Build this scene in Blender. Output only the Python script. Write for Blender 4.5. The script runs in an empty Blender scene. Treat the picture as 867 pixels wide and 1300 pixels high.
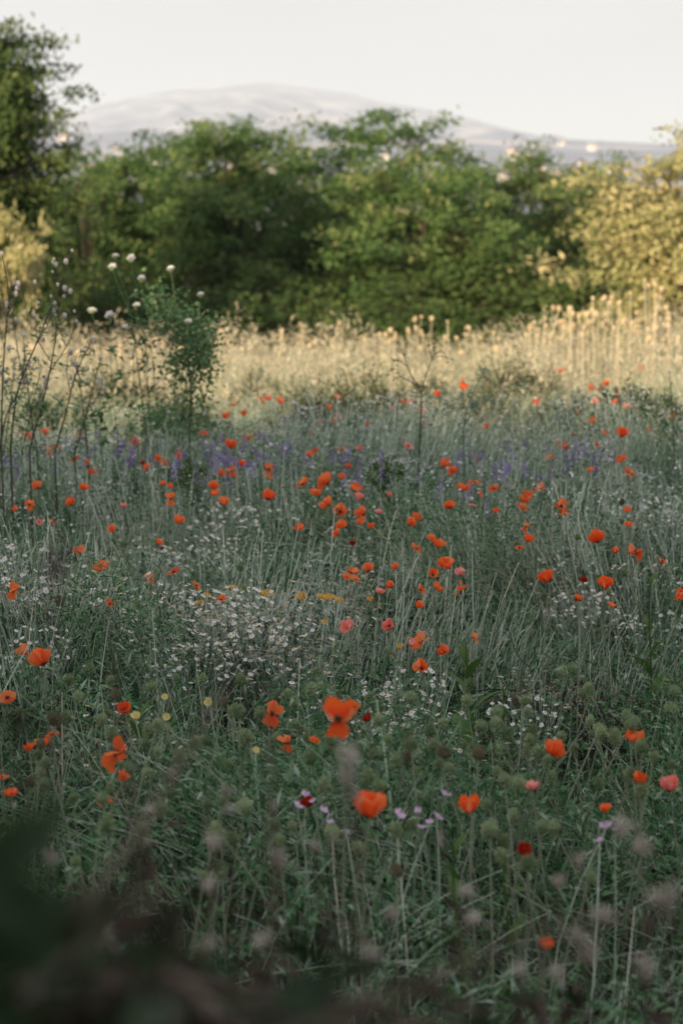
import bpy, math, random
import numpy as np
from mathutils import Vector, Euler

random.seed(7)
rng = np.random.default_rng(7)
scene = bpy.context.scene
COL = scene.collection

# ------------------------------------------------------------------ camera
CAM_Z = 1.7
FPX = 85.0 / 36.0 * 1300.0
PITCH = math.atan((650 - 278) / FPX)
cam_data = bpy.data.cameras.new('camera')
cam_data.sensor_fit = 'VERTICAL'
cam_data.sensor_height = 36.0
cam_data.sensor_width = 24.0
cam_data.lens = 85.0
cam_data.clip_start = 0.05
cam_data.clip_end = 60000.0
cam_data.dof.use_dof = True
cam_data.dof.focus_distance = 7.4
cam_data.dof.aperture_fstop = 4.3
cam = bpy.data.objects.new('camera', cam_data)
COL.objects.link(cam)
cam.location = (0, 0, CAM_Z)
cam.rotation_euler = (math.pi / 2 - PITCH, 0, 0)
scene.camera = cam

# ------------------------------------------------------------------ sky and sun
SUN_EL = math.radians(12.5)
SUN_DIR = Vector((0.45 * math.cos(SUN_EL), 0.893 * math.cos(SUN_EL), -math.sin(SUN_EL)))   # direction light travels
world = bpy.data.worlds.new('World')
scene.world = world
world.use_nodes = True
nt = world.node_tree
nt.nodes.clear()
w_out = nt.nodes.new('ShaderNodeOutputWorld')
w_bg = nt.nodes.new('ShaderNodeBackground')
w_sky = nt.nodes.new('ShaderNodeTexSky')
w_sky.sky_type = 'NISHITA'
w_sky.sun_disc = False
w_sky.sun_elevation = SUN_EL
w_sky.sun_rotation = math.atan2(-SUN_DIR.x, -SUN_DIR.y)
w_sky.dust_density = 3.0
w_mix = nt.nodes.new('ShaderNodeMix')
w_mix.data_type = 'RGBA'
w_tc = nt.nodes.new('ShaderNodeTexCoord')
w_map = nt.nodes.new('ShaderNodeMapping')
w_map.inputs['Scale'].default_value = (1.0, 1.0, 5.0)
w_noise = nt.nodes.new('ShaderNodeTexNoise')
w_noise.inputs['Scale'].default_value = 2.6
w_noise.inputs['Detail'].default_value = 4.0
w_ramp = nt.nodes.new('ShaderNodeValToRGB')
w_ramp.color_ramp.elements[0].position = 0.3
w_ramp.color_ramp.elements[0].color = (2.7, 2.66, 2.95, 1)
w_ramp.color_ramp.elements[1].position = 0.7
w_ramp.color_ramp.elements[1].color = (3.55, 3.45, 3.55, 1)
nt.links.new(w_tc.outputs['Generated'], w_map.inputs['Vector'])
nt.links.new(w_map.outputs['Vector'], w_noise.inputs['Vector'])
nt.links.new(w_noise.outputs['Fac'], w_ramp.inputs['Fac'])
w_mix.inputs['Factor'].default_value = 0.92
nt.links.new(w_sky.outputs['Color'], w_mix.inputs[6])
nt.links.new(w_ramp.outputs['Color'], w_mix.inputs[7])
nt.links.new(w_mix.outputs[2], w_bg.inputs['Color'])
w_bg.inputs['Strength'].default_value = 0.11
nt.links.new(w_bg.outputs['Background'], w_out.inputs['Surface'])

sun_data = bpy.data.lights.new('sun', 'SUN')
sun_data.energy = 5.0
sun_data.angle = math.radians(0.6)
sun_data.color = (1.0, 0.78, 0.52)
sun = bpy.data.objects.new('sun', sun_data)
COL.objects.link(sun)
sun.location = (-30, -15, 20)
sun.rotation_euler = SUN_DIR.to_track_quat('-Z', 'Y').to_euler()

scene.view_settings.view_transform = 'Standard'
scene.view_settings.look = 'None'
scene.view_settings.exposure = 1.12
scene.view_settings.gamma = 1.0
scene.view_settings.use_curve_mapping = False
scene.cycles.use_denoising = True
scene.cycles.max_bounces = 9
scene.cycles.diffuse_bounces = 8
scene.cycles.transmission_bounces = 3
scene.cycles.volume_bounces = 1
scene.cycles.sample_clamp_indirect = 6.0


# ------------------------------------------------------------------ helpers
def ray(px, py):
    xc = (px - 433.5) / FPX
    yc = -(py - 650) / FPX
    return Vector((xc, math.cos(PITCH) + yc * math.sin(PITCH), -math.sin(PITCH) + yc * math.cos(PITCH)))


def at_z(px, py, z):
    d = ray(px, py)
    t = (z - CAM_Z) / d.z
    return Vector((d.x * t, d.y * t, z))


def at_d(px, py, dist):
    d = ray(px, py)
    t = dist / d.y
    return Vector((d.x * t, dist, CAM_Z + d.z * t))


def hash2(ix, iy, seed):
    n = (ix.astype(np.int64) * 374761393 + iy.astype(np.int64) * 668265263 + seed * 1442695041) & 0x7fffffff
    n = (n ^ (n >> 13)) * 1274126177 & 0x7fffffff
    return ((n ^ (n >> 16)) & 0xffff) / 65535.0


def vnoise(x, y, seed=0):
    x = np.asarray(x, float); y = np.asarray(y, float)
    ix = np.floor(x); iy = np.floor(y)
    fx = x - ix; fy = y - iy
    fx = fx * fx * (3 - 2 * fx); fy = fy * fy * (3 - 2 * fy)
    a = hash2(ix, iy, seed); b = hash2(ix + 1, iy, seed)
    c = hash2(ix, iy + 1, seed); d = hash2(ix + 1, iy + 1, seed)
    return (a * (1 - fx) + b * fx) * (1 - fy) + (c * (1 - fx) + d * fx) * fy


def fbm(x, y, seed=0, octaves=4):
    s = 0.0; a = 0.5
    for k in range(octaves):
        s = s + a * vnoise(np.asarray(x) * 2 ** k, np.asarray(y) * 2 ** k, seed + k * 17)
        a *= 0.5
    return s / (1 - 0.5 ** octaves)


def sstep(a, b, x):
    t = np.clip((np.asarray(x, float) - a) / (b - a), 0, 1)
    return t * t * (3 - 2 * t)


def ground(x, y):
    x = np.asarray(x, float); y = np.asarray(y, float)
    r = np.hypot(x, y)
    near = 1 - sstep(60, 120, r)
    z = near * (0.55 * (fbm(x * 1.0, y * 0.85, 3, 3) - 0.5) * (0.35 + 0.65 * (1 - sstep(12, 15, r))))
    z = z - 0.16 * np.exp(-((y - 15.6) / 0.9) ** 2) * near
    z = z - 1.6 * sstep(24.3, 40, y) - 42 * sstep(70, 900, r)
    z = z + 175 * sstep(1700, 4700, r) * sstep(-2000, 1500, y)
    return z


def gz(x, y):
    return float(ground(x, y))


class MB:
    def __init__(self):
        self.v = []; self.r = []; self.f = []; self.m = []; self.n = 0

    def add(self, V, F, rnd=0.5, mi=0):
        V = np.asarray(V, float).reshape(-1, 3)
        F = np.asarray(F, int)
        self.v.append(V)
        self.r.append(np.broadcast_to(np.asarray(rnd, float), (len(V),)) if np.ndim(rnd) < 1 or len(np.atleast_1d(rnd)) == len(V)
                      else np.repeat(rnd, len(V) // len(rnd)))
        self.f.append(F + self.n)
        self.m.append(np.full(len(F), mi, int))
        self.n += len(V)

    def mesh(self, name, mats, smooth=False):
        me = bpy.data.meshes.new(name)
        V = np.concatenate(self.v)
        me.vertices.add(len(V))
        me.vertices.foreach_set('co', V.astype(np.float32).ravel())
        loops = np.concatenate([f.ravel() for f in self.f])
        tot = np.concatenate([np.full(len(f), f.shape[1], int) for f in self.f])
        start = np.concatenate([[0], np.cumsum(tot)[:-1]])
        me.loops.add(len(loops))
        me.loops.foreach_set('vertex_index', loops.astype(np.int32))
        me.polygons.add(len(tot))
        me.polygons.foreach_set('loop_start', start.astype(np.int32))
        me.polygons.foreach_set('loop_total', tot.astype(np.int32))
        me.polygons.foreach_set('material_index', np.concatenate(self.m).astype(np.int32))
        if smooth:
            me.polygons.foreach_set('use_smooth', np.ones(len(tot), bool))
        at = me.attributes.new('rnd', 'FLOAT', 'POINT')
        at.data.foreach_set('value', np.concatenate(self.r).astype(np.float32))
        me.update(calc_edges=True)
        for m in (mats if isinstance(mats, (list, tuple)) else [mats]):
            me.materials.append(m)
        return me


def nrmz(a):
    return a / np.maximum(np.linalg.norm(a, axis=-1, keepdims=True), 1e-9)


def tubes(mb, P, R, sides=3, rnd=0.5, mi=0):
    P = np.asarray(P, float); N, S, _ = P.shape
    R = np.broadcast_to(np.asarray(R, float), (N, S))
    T = nrmz(np.gradient(P, axis=1))
    mean = np.abs(T.mean(axis=1))
    ref = np.eye(3)[np.argmin(mean, axis=1)][:, None, :]
    A = nrmz(np.cross(T, np.broadcast_to(ref, T.shape)))
    B = np.cross(T, A)
    ang = np.arange(sides) * 2 * math.pi / sides
    ring = (A[:, :, None, :] * np.cos(ang)[None, None, :, None] + B[:, :, None, :] * np.sin(ang)[None, None, :, None])
    V = P[:, :, None, :] + ring * R[:, :, None, None]
    idx = np.arange(N * S * sides).reshape(N, S, sides)
    nxt = np.roll(idx, -1, axis=2)
    F = np.stack([idx[:, :-1], nxt[:, :-1], nxt[:, 1:], idx[:, 1:]], axis=-1).reshape(-1, 4)
    r = np.repeat(np.broadcast_to(np.asarray(rnd, float), (N,)), S * sides)
    mb.add(V.reshape(-1, 3), F, r, mi)


def ribbons(mb, P, W, rnd=0.5, mi=0):
    P = np.asarray(P, float); N, S, _ = P.shape
    W = np.broadcast_to(np.asarray(W, float), (N, S))
    a = rng.uniform(0, math.pi, N)
    side = np.stack([np.cos(a), np.sin(a), np.zeros(N)], -1)[:, None, :]
    V = np.stack([P - side * W[:, :, None], P + side * W[:, :, None]], axis=2)
    idx = np.arange(N * S * 2).reshape(N, S, 2)
    F = np.stack([idx[:, :-1, 0], idx[:, :-1, 1], idx[:, 1:, 1], idx[:, 1:, 0]], -1).reshape(-1, 4)
    r = np.repeat(np.broadcast_to(np.asarray(rnd, float), (N,)), S * 2)
    mb.add(V.reshape(-1, 3), F, r, mi)


def rand_dirs(n, zs=1.0):
    d = rng.normal(size=(n, 3)); d[:, 2] *= zs
    return nrmz(d)


def leaves(mb, pos, dirv, L, W, rnd=0.5, mi=0, nrm=None, fold=0.25):
    pos = np.asarray(pos, float); N = len(pos)
    d = nrmz(np.asarray(dirv, float))
    if nrm is None:
        nrm = rand_dirs(N) * 0.7 + np.array([0, 0, 1.0])
    s = nrmz(np.cross(d, nrm)); u = np.cross(s, d)
    L = np.broadcast_to(np.asarray(L, float), (N,))[:, None]; W = np.broadcast_to(np.asarray(W, float), (N,))[:, None]
    a = pos; c = pos + d * L - u * L * 0.12
    b = pos + d * L * 0.45 + s * W * 0.5 + u * W * fold
    e = pos + d * L * 0.45 - s * W * 0.5 + u * W * fold
    V = np.stack([a, b, c, e], 1)
    i = np.arange(N) * 4
    F = np.concatenate([np.stack([i, i + 1, i + 2], -1), np.stack([i, i + 2, i + 3], -1)])
    mb.add(V.reshape(-1, 3), F, np.repeat(np.broadcast_to(np.asarray(rnd, float), (N,)), 4), mi)


def arcs(base, h, lean, S=4, curl=1.0):
    """curved upright paths: base (N,3), h (N,), lean (N,2) = horizontal offset of the tip"""
    base = np.asarray(base, float)
    t = np.linspace(0, 1, S)[None, :]
    k = t * 0.35 + t ** 2 * 0.65 * curl
    P = np.zeros((len(base), S, 3))
    P[:, :, 0] = base[:, 0:1] + lean[:, 0:1] * k
    P[:, :, 1] = base[:, 1:2] + lean[:, 1:2] * k
    P[:, :, 2] = base[:, 2:3] + np.asarray(h)[:, None] * (t - 0.08 * t ** 2)
    return P


def ball(mb, c, r, mi=0, rnd=0.5, seg=8, rings=6, sz=1.0, jitter=0.0):
    th = np.linspace(0, math.pi, rings + 1); ph = np.arange(seg) * 2 * math.pi / seg
    V = np.array([[math.sin(a) * math.cos(b), math.sin(a) * math.sin(b), sz * math.cos(a)] for a in th for b in ph])
    V = V * (r * (1 + jitter * rng.uniform(-1, 1, (len(V), 1)))) + np.asarray(c)
    F = [[i * seg + j, i * seg + (j + 1) % seg, (i + 1) * seg + (j + 1) % seg, (i + 1) * seg + j] for i in range(rings) for j in range(seg)]
    mb.add(V, F, rnd, mi)


def link(name, me, parent=None, loc=None):
    o = bpy.data.objects.new(name, me)
    COL.objects.link(o)
    if parent is not None:
        o.parent = parent
    if loc is not None:
        o.location = loc
    return o


def thing(name, label, cat, loc, group=None, rz=0.0):
    o = bpy.data.objects.new(name, None)
    o.empty_display_size = 0.05
    COL.objects.link(o)
    o.location = loc; o.rotation_euler = (0, 0, rz)
    tag(o, label, cat, group)
    return o


def tag(o, label, cat, group=None):
    o['label'] = label; o['category'] = cat
    if group:
        o['group'] = group


# ------------------------------------------------------------------ materials
def mat(name, stops, rough=0.75, trans=0.0, attr=True, noise=0.0, nscale=30.0, obj_rand=0.0, spec=0.25, bump=0.0):
    """plant/earth material: colour ramp over the per-piece 'rnd' value, procedural noise and the object's own random value"""
    m = bpy.data.materials.new(name); m.use_nodes = True
    t = m.node_tree; N = t.nodes; Lk = t.links
    bs = N['Principled BSDF']; out = N['Material Output']
    ramp = N.new('ShaderNodeValToRGB')
    el = ramp.color_ramp.elements
    while len(el) < len(stops):
        el.new(0.5)
    for e, (p, c) in zip(el, stops):
        e.position = p; e.color = (*c, 1)
    fac = None
    if attr:
        a = N.new('ShaderNodeAttribute'); a.attribute_name = 'rnd'; fac = a.outputs['Fac']
    if noise > 0 or not attr:
        tc = N.new('ShaderNodeTexCoord'); no = N.new('ShaderNodeTexNoise')
        no.inputs['Scale'].default_value = nscale; no.inputs['Detail'].default_value = 5
        Lk.new(tc.outputs['Object'], no.inputs['Vector'])
        if fac is None:
            fac = no.outputs['Fac']
        else:
            mm = N.new('ShaderNodeMath'); mm.operation = 'MULTIPLY_ADD'; mm.inputs[1].default_value = noise
            sb = N.new('ShaderNodeMath'); sb.operation = 'SUBTRACT'; sb.inputs[1].default_value = 0.5
            Lk.new(no.outputs['Fac'], sb.inputs[0]); Lk.new(sb.outputs[0], mm.inputs[0]); Lk.new(fac, mm.inputs[2]); fac = mm.outputs[0]
        if bump > 0:
            bp = N.new('ShaderNodeBump'); bp.inputs['Strength'].default_value = bump
            Lk.new(no.outputs['Fac'], bp.inputs['Height']); Lk.new(bp.outputs['Normal'], bs.inputs['Normal'])
    if obj_rand > 0:
        oi = N.new('ShaderNodeObjectInfo')
        mm = N.new('ShaderNodeMath'); mm.operation = 'MULTIPLY_ADD'; mm.inputs[1].default_value = obj_rand
        sb = N.new('ShaderNodeMath'); sb.operation = 'SUBTRACT'; sb.inputs[1].default_value = 0.5
        Lk.new(oi.outputs['Random'], sb.inputs[0]); Lk.new(sb.outputs[0], mm.inputs[0]); Lk.new(fac, mm.inputs[2]); fac = mm.outputs[0]
    Lk.new(fac, ramp.inputs['Fac'])
    Lk.new(ramp.outputs['Color'], bs.inputs['Base Color'])
    bs.inputs['Roughness'].default_value = rough
    bs.inputs['Specular IOR Level'].default_value = spec
    if trans > 0:
        tr = N.new('ShaderNodeBsdfTranslucent'); mx = N.new('ShaderNodeMixShader')
        mx.inputs[0].default_value = trans
        Lk.new(ramp.outputs['Color'], tr.inputs['Color'])
        Lk.new(bs.outputs[0], mx.inputs[1]); Lk.new(tr.outputs[0], mx.inputs[2]); Lk.new(mx.outputs[0], out.inputs['Surface'])
    return m


M = {}
M['soil'] = mat('soil', [(0.3, (0.015, 0.015, 0.010)), (0.7, (0.045, 0.042, 0.027))], 0.95, attr=False, nscale=3.0)
M['stem'] = mat('grey_green_stem', [(0, (0.13, 0.20, 0.12)), (0.35, (0.38, 0.49, 0.37)), (0.75, (0.66, 0.74, 0.64)), (1, (0.76, 0.74, 0.62))], 0.6)
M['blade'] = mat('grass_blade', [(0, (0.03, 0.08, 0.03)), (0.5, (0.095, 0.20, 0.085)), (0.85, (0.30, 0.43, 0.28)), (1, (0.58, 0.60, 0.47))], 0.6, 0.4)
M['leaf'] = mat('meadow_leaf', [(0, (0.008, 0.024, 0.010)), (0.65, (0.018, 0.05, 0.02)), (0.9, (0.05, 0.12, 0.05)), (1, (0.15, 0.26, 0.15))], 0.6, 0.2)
M['grey_leaf'] = mat('grey_leaf', [(0, (0.10, 0.21, 0.13)), (0.6, (0.30, 0.44, 0.33)), (1, (0.60, 0.68, 0.61))], 0.7, 0.35)
M['bright_leaf'] = mat('bright_leaf', [(0, (0.05, 0.11, 0.025)), (0.6, (0.10, 0.19, 0.04)), (1, (0.20, 0.30, 0.07))], 0.5, 0.3, obj_rand=0.3)
M['vine_leaf'] = mat('vine_leaf', [(0, (0.06, 0.15, 0.055)), (0.6, (0.13, 0.25, 0.105)), (1, (0.27, 0.37, 0.20))], 0.5, 0.35)
M['straw'] = mat('dry_straw', [(0, (0.36, 0.36, 0.24)), (0.5, (0.62, 0.55, 0.39)), (1, (0.77, 0.71, 0.55))], 0.7, 0.3)
M['straw_green'] = mat('half_dry_grass', [(0, (0.20, 0.29, 0.18)), (0.5, (0.38, 0.44, 0.30)), (1, (0.64, 0.60, 0.46))], 0.7, 0.3)
M['seed'] = mat('dry_seed_head', [(0, (0.48, 0.37, 0.22)), (0.6, (0.66, 0.54, 0.35)), (1, (0.78, 0.68, 0.50))], 0.8, 0.15, obj_rand=0.6)
M['petal'] = mat('poppy_petal', [(0, (0.28, 0.02, 0.01)), (0.06, (0.92, 0.09, 0.018)), (0.5, (0.96, 0.18, 0.035)), (1, (0.97, 0.32, 0.13))], 0.6, 0.6, obj_rand=0.9, noise=0.5, nscale=90)
M['petal_pink'] = mat('faded_poppy_petal', [(0, (0.20, 0.03, 0.03)), (0.06, (0.88, 0.16, 0.11)), (0.6, (0.92, 0.30, 0.24)), (1, (0.93, 0.50, 0.45))], 0.6, 0.5, obj_rand=0.5, noise=0.5, nscale=90)
M['petal_dark'] = mat('dark_poppy_petal', [(0, (0.32, 0.015, 0.01)), (1, (0.50, 0.03, 0.015))], 0.55, 0.3, obj_rand=0.6)
M['poppy_core'] = mat('poppy_core', [(0, (0.03, 0.03, 0.03)), (1, (0.07, 0.07, 0.05))], 0.7)
M['poppy_stem'] = mat('poppy_stem', [(0, (0.16, 0.20, 0.13)), (1, (0.28, 0.31, 0.22))], 0.7, obj_rand=0.8)
M['burr'] = mat('green_burr', [(0, (0.08, 0.13, 0.06)), (0.5, (0.19, 0.26, 0.13)), (1, (0.40, 0.47, 0.28))], 0.8, obj_rand=0.5)
M['burr_dry'] = mat('brown_burr', [(0, (0.09, 0.08, 0.05)), (1, (0.22, 0.20, 0.12))], 0.85, obj_rand=0.5)
M['white'] = mat('white_petal', [(0, (0.76, 0.77, 0.77)), (1, (0.88, 0.88, 0.87))], 0.6, 0.2)
M['yellow'] = mat('yellow_disc', [(0, (0.55, 0.33, 0.03)), (1, (0.75, 0.50, 0.06))], 0.8)
M['ochre'] = mat('ochre_flower', [(0, (0.70, 0.32, 0.03)), (1, (0.88, 0.52, 0.07))], 0.8)
M['pale_yellow'] = mat('pale_yellow_petal', [(0, (0.70, 0.58, 0.20)), (1, (0.82, 0.74, 0.38))], 0.6, 0.3)
M['purple'] = mat('purple_floret', [(0, (0.20, 0.13, 0.38)), (0.6, (0.36, 0.27, 0.56)), (1, (0.56, 0.48, 0.74))], 0.6, 0.35, obj_rand=0.4)
M['pink'] = mat('pink_petal', [(0, (0.66, 0.40, 0.68)), (1, (0.86, 0.68, 0.86))], 0.6, 0.35, obj_rand=0.5)
M['thistle_white'] = mat('white_flower_head', [(0, (0.84, 0.83, 0.84)), (1, (0.92, 0.91, 0.91))], 0.8, 0.3)
M['dead_stem'] = mat('dead_stem', [(0, (0.04, 0.03, 0.022)), (0.6, (0.09, 0.07, 0.052)), (1, (0.17, 0.14, 0.11))], 0.85)
M['dead_leaf'] = mat('dead_leaf', [(0, (0.02, 0.017, 0.012)), (0.6, (0.045, 0.033, 0.024)), (1, (0.11, 0.08, 0.06))], 0.85, 0.1)
M['fluff'] = mat('dry_fluff', [(0, (0.24, 0.20, 0.15)), (0.5, (0.58, 0.53, 0.46)), (1, (0.84, 0.81, 0.75))], 0.9, 0.3, obj_rand=0.5)
M['ivy'] = mat('dark_near_leaf', [(0, (0.012, 0.03, 0.010)), (1, (0.025, 0.055, 0.018))], 0.6, 0.15)
M['herb'] = mat('fresh_herb', [(0, (0.025, 0.085, 0.03)), (0.5, (0.085, 0.215, 0.085)), (0.85, (0.21, 0.39, 0.19)), (1, (0.50, 0.62, 0.46))], 0.55, 0.42)
M['bark'] = mat('bark', [(0.3, (0.035, 0.028, 0.02)), (0.7, (0.10, 0.08, 0.06))], 0.9, attr=False, nscale=9.0, bump=0.5)
M['tree_leaf'] = mat('robinia_leaf', [(0, (0.05, 0.12, 0.033)), (0.5, (0.145, 0.245, 0.075)), (0.82, (0.26, 0.34, 0.12)), (1, (0.46, 0.42, 0.19))], 0.55, 0.5, obj_rand=0.3)
M['tree_dark'] = mat('dark_tree_leaf', [(0, (0.04, 0.085, 0.022)), (0.6, (0.09, 0.145, 0.04)), (1, (0.17, 0.20, 0.06))], 0.55, 0.35, obj_rand=0.25)
M['tree_sunlit_gold'] = mat('sunlit_gold_leaf', [(0, (0.24, 0.27, 0.10)), (0.5, (0.46, 0.44, 0.20)), (1, (0.66, 0.58, 0.33))], 0.55, 0.4, obj_rand=0.1)  # gold of the low sun put into the leaf colour
M['shrub'] = mat('shrub_leaf', [(0, (0.035, 0.055, 0.022)), (0.6, (0.075, 0.105, 0.045)), (1, (0.17, 0.18, 0.08))], 0.7, 0.2, obj_rand=0.3)
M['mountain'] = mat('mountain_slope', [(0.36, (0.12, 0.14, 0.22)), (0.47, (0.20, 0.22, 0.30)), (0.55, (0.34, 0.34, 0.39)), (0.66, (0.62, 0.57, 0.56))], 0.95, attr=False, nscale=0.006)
M['house_wall'] = mat('house_wall', [(0, (0.55, 0.46, 0.38)), (1, (0.80, 0.76, 0.70))], 0.9, attr=False, nscale=0.3, obj_rand=0.5)
M['house_roof'] = mat('house_roof', [(0, (0.36, 0.15, 0.09)), (1, (0.50, 0.28, 0.18))], 0.9, attr=False, nscale=0.3, obj_rand=0.5)
M['window'] = mat('dark_window', [(0, (0.04, 0.045, 0.05)), (1, (0.08, 0.085, 0.09))], 0.3, attr=False)

# ------------------------------------------------------------------ terrain
mb = MB()
rr = 0.4 * 1.05 ** np.arange(0, 222)
na = 160
ang = np.arange(na) * 2 * math.pi / na
X = rr[:, None] * np.sin(ang); Y = rr[:, None] * np.cos(ang)
V = np.stack([X, Y, ground(X, Y)], -1).reshape(-1, 3)
idx = np.arange(len(rr) * na).reshape(len(rr), na); nx = np.roll(idx, -1, 1)
F = np.stack([idx[:-1], idx[1:], nx[1:], nx[:-1]], -1).reshape(-1, 4)
mb.add(np.concatenate([V, [[0, 0, gz(0, 0)]]]), F)
c = len(V)
mb.f.append(np.stack([np.full(na, c), idx[0], nx[0]], -1)); mb.m.append(np.zeros(na, int))
o = link('meadow_ground', mb.mesh('meadow_ground', M['soil'], True)); o['kind'] = 'structure'

prof = np.array([(-900, 262), (-500, 235), (-200, 200), (-60, 178), (0, 168), (40, 158), (80, 148), (120, 138), (160, 129), (215, 119), (240, 116), (280, 113), (330, 109), (355, 108),
                 (400, 117), (440, 121), (480, 132), (540, 142), (600, 155), (650, 168), (700, 178), (750, 184), (800, 191), (867, 200), (1100, 225), (1500, 258)], float)
DR = 9000.0
pxs = np.linspace(-900, 1500, 420)
tan_a = (pxs - 433.5) / FPX
top = np.interp(pxs, prof[:, 0], prof[:, 1]) + 3.0 * (fbm(pxs / 26.0, pxs * 0 + 2, 5) - 0.5)
zr = CAM_Z + (278 - top) / FPX * DR
dd = np.linspace(2300, 11800, 110)


def mountain_z(x, y):
    x = np.asarray(x, float); y = np.asarray(y, float)
    zr_ = np.interp(x / y, tan_a, zr)
    s_ = np.where(y < DR, np.clip((y - 2300) / (DR - 2300), 0, 1) ** 2.1, 1 - 0.6 * sstep(DR, 11800, y))
    gb = ground(x, y)
    gull = ((0.6 * fbm(x / 300.0, y / 1500.0, 21, 5) + 0.4 * fbm(x / 120.0, y / 500.0, 44, 3)) - 0.5) * 190 * (1 - np.exp(-((y - DR) / 1000) ** 2)) * sstep(4000, 6500, y) * np.where(y < DR, 1, 0)
    return gb - 3 * (1 - sstep(2300, 2600, y)) + 0.5 + (zr_ - gb) * s_ + gull


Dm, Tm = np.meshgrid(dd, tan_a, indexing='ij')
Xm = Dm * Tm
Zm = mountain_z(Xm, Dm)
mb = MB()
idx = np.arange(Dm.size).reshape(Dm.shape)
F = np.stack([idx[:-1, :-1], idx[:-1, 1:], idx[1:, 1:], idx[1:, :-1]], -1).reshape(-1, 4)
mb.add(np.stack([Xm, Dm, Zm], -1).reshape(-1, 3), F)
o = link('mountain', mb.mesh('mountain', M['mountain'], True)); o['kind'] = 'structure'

# haze: one closed box of thin, even air round everything
hz = bpy.data.materials.new('haze_air'); hz.use_nodes = True
hz.node_tree.nodes.clear()
ho = hz.node_tree.nodes.new('ShaderNodeOutputMaterial'); hv = hz.node_tree.nodes.new('ShaderNodeVolumePrincipled')
hv.inputs['Color'].default_value = (0.78, 0.89, 1.0, 1)
hv.inputs['Density'].default_value = 1.2 / 9000.0
hv.inputs['Density Attribute'].default_value = ''
hv.inputs['Anisotropy'].default_value = 0.0
hz.node_tree.links.new(hv.outputs[0], ho.inputs['Volume'])
zt, zb, hw = 590.0, -60.0, 19800.0
mb = MB()
Vb = [(x, y, z) for z in (zb, zt) for x, y in ((-hw, -hw), (hw, -hw), (hw, hw), (-hw, hw))]
mb.add(Vb, [[0, 3, 2, 1], [4, 5, 6, 7], [0, 1, 5, 4], [1, 2, 6, 5], [2, 3, 7, 6], [3, 0, 4, 7]])
o = link('haze', mb.mesh('haze', hz)); o['kind'] = 'stuff'


# ------------------------------------------------------------------ trees
def make_tree_meshes(name, seed, H, rx, z0, n_clump, tufts, per, lsize, leaf_mat, spread=1.0, shape=0.9, droop=0.15):
    """trunk with limbs + crown of leaf tufts; crown spans z0..H with horizontal radius rx"""
    global rng
    keep = rng; rng = np.random.default_rng(seed)
    zc = (H + z0) / 2; rz = (H - z0) / 2
    cl = []
    while len(cl) < n_clump:
        d = rand_dirs(1)[0]; q = rng.uniform(0.25, 1.0) ** 0.5
        lob = 0.72 + 0.5 * vnoise(np.array(d[0] * 2.2 + 9 + seed), np.array(d[2] * 2.2 + d[1] * 1.7 + 5), seed)
        p = np.array([d[0] * rx * q * lob, d[1] * rx * q * lob, zc + d[2] * rz * q * min(1.0, lob)])
        f = (p[2] - z0) / (H - z0)
        p[:2] *= (1 - (1 - shape) * f)
        cl.append(p)
    cl = np.array(cl)
    mt = MB()
    S = 7
    t = np.linspace(0, 1, S)
    lean = rng.uniform(-0.12, 0.12, 2) * H
    trunk = np.stack([lean[0] * t ** 2 + 0.04 * np.sin(t * 7 + seed), lean[1] * t ** 2 + 0.04 * np.cos(t * 6), t * H * 0.72 - 0.15], -1)
    r0 = 0.022 * H + 0.02
    tubes(mt, trunk[None], (r0 * (1 - 0.75 * t))[None], 8)
    mc = MB()
    limbs, rad = [], []
    for p in cl:
        f = np.clip((p[2] / H - 0.12) * 0.85, 0.15, 0.95)
        st = np.array([np.interp(f, t, trunk[:, k]) for k in range(3)])
        if st[2] > p[2]:
            st[2] = max(0.3, p[2] - 0.3)
        mid = (st + p) / 2 + np.array([0, 0, 0.12 * np.linalg.norm(p - st)]) + rng.normal(size=3) * 0.06
        u = np.linspace(0, 1, 6)[:, None]
        limbs.append((1 - u) ** 2 * st + 2 * u * (1 - u) * mid + u ** 2 * p)
        rad.append(np.linspace(r0 * 0.38 * (1 - 0.5 * f), 0.008, 6))
    tubes(mt, np.array(limbs), np.array(rad), 5)
    for p in cl:
        nt_ = max(3, int(tufts * rng.uniform(0.6, 1.3)))
        off = rng.normal(size=(nt_, 3)) * np.array([0.42, 0.42, 0.22]) * spread
        tc = p + off; tc[:, 2] -= 0.12 * np.hypot(off[:, 0], off[:, 1]) ** 2
        u = np.linspace(0, 1, 4)[None, :, None]
        tw = p * (1 - u) + tc[:, None, :] * u
        tubes(mt, tw, np.linspace(0.008, 0.003, 4)[None], 3)
        k = int(per * (0.85 if p[2] > z0 + 0.75 * (H - z0) else 1.0))
        pos = (tc[:, None, :] + rng.normal(size=(nt_, k, 3)) * np.array([0.17, 0.17, 0.075]) * spread).reshape(-1, 3)
        outd = nrmz(pos - np.array([0, 0, zc]) * 1.0)
        dv = outd * 0.5 + rng.normal(size=pos.shape) * 0.6 + np.array([0, 0, -droop])
        rv = np.clip(np.repeat(rng.uniform(0.15, 0.75, nt_), k) + rng.uniform(-0.25, 0.3, len(pos)), 0, 1)
        leaves(mc, pos, dv, lsize * rng.uniform(0.55, 1.5, len(pos)), lsize * 0.52 * rng.uniform(0.6, 1.4, len(pos)), rv, 0,
               outd * 0.8 + rand_dirs(len(pos)) * 0.8 + np.array([0, 0, 0.35]))
    res = (mt.mesh(name + '_trunk', M['bark'], True), mc.mesh(name + '_crown', leaf_mat))
    rng = keep
    return res


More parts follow.
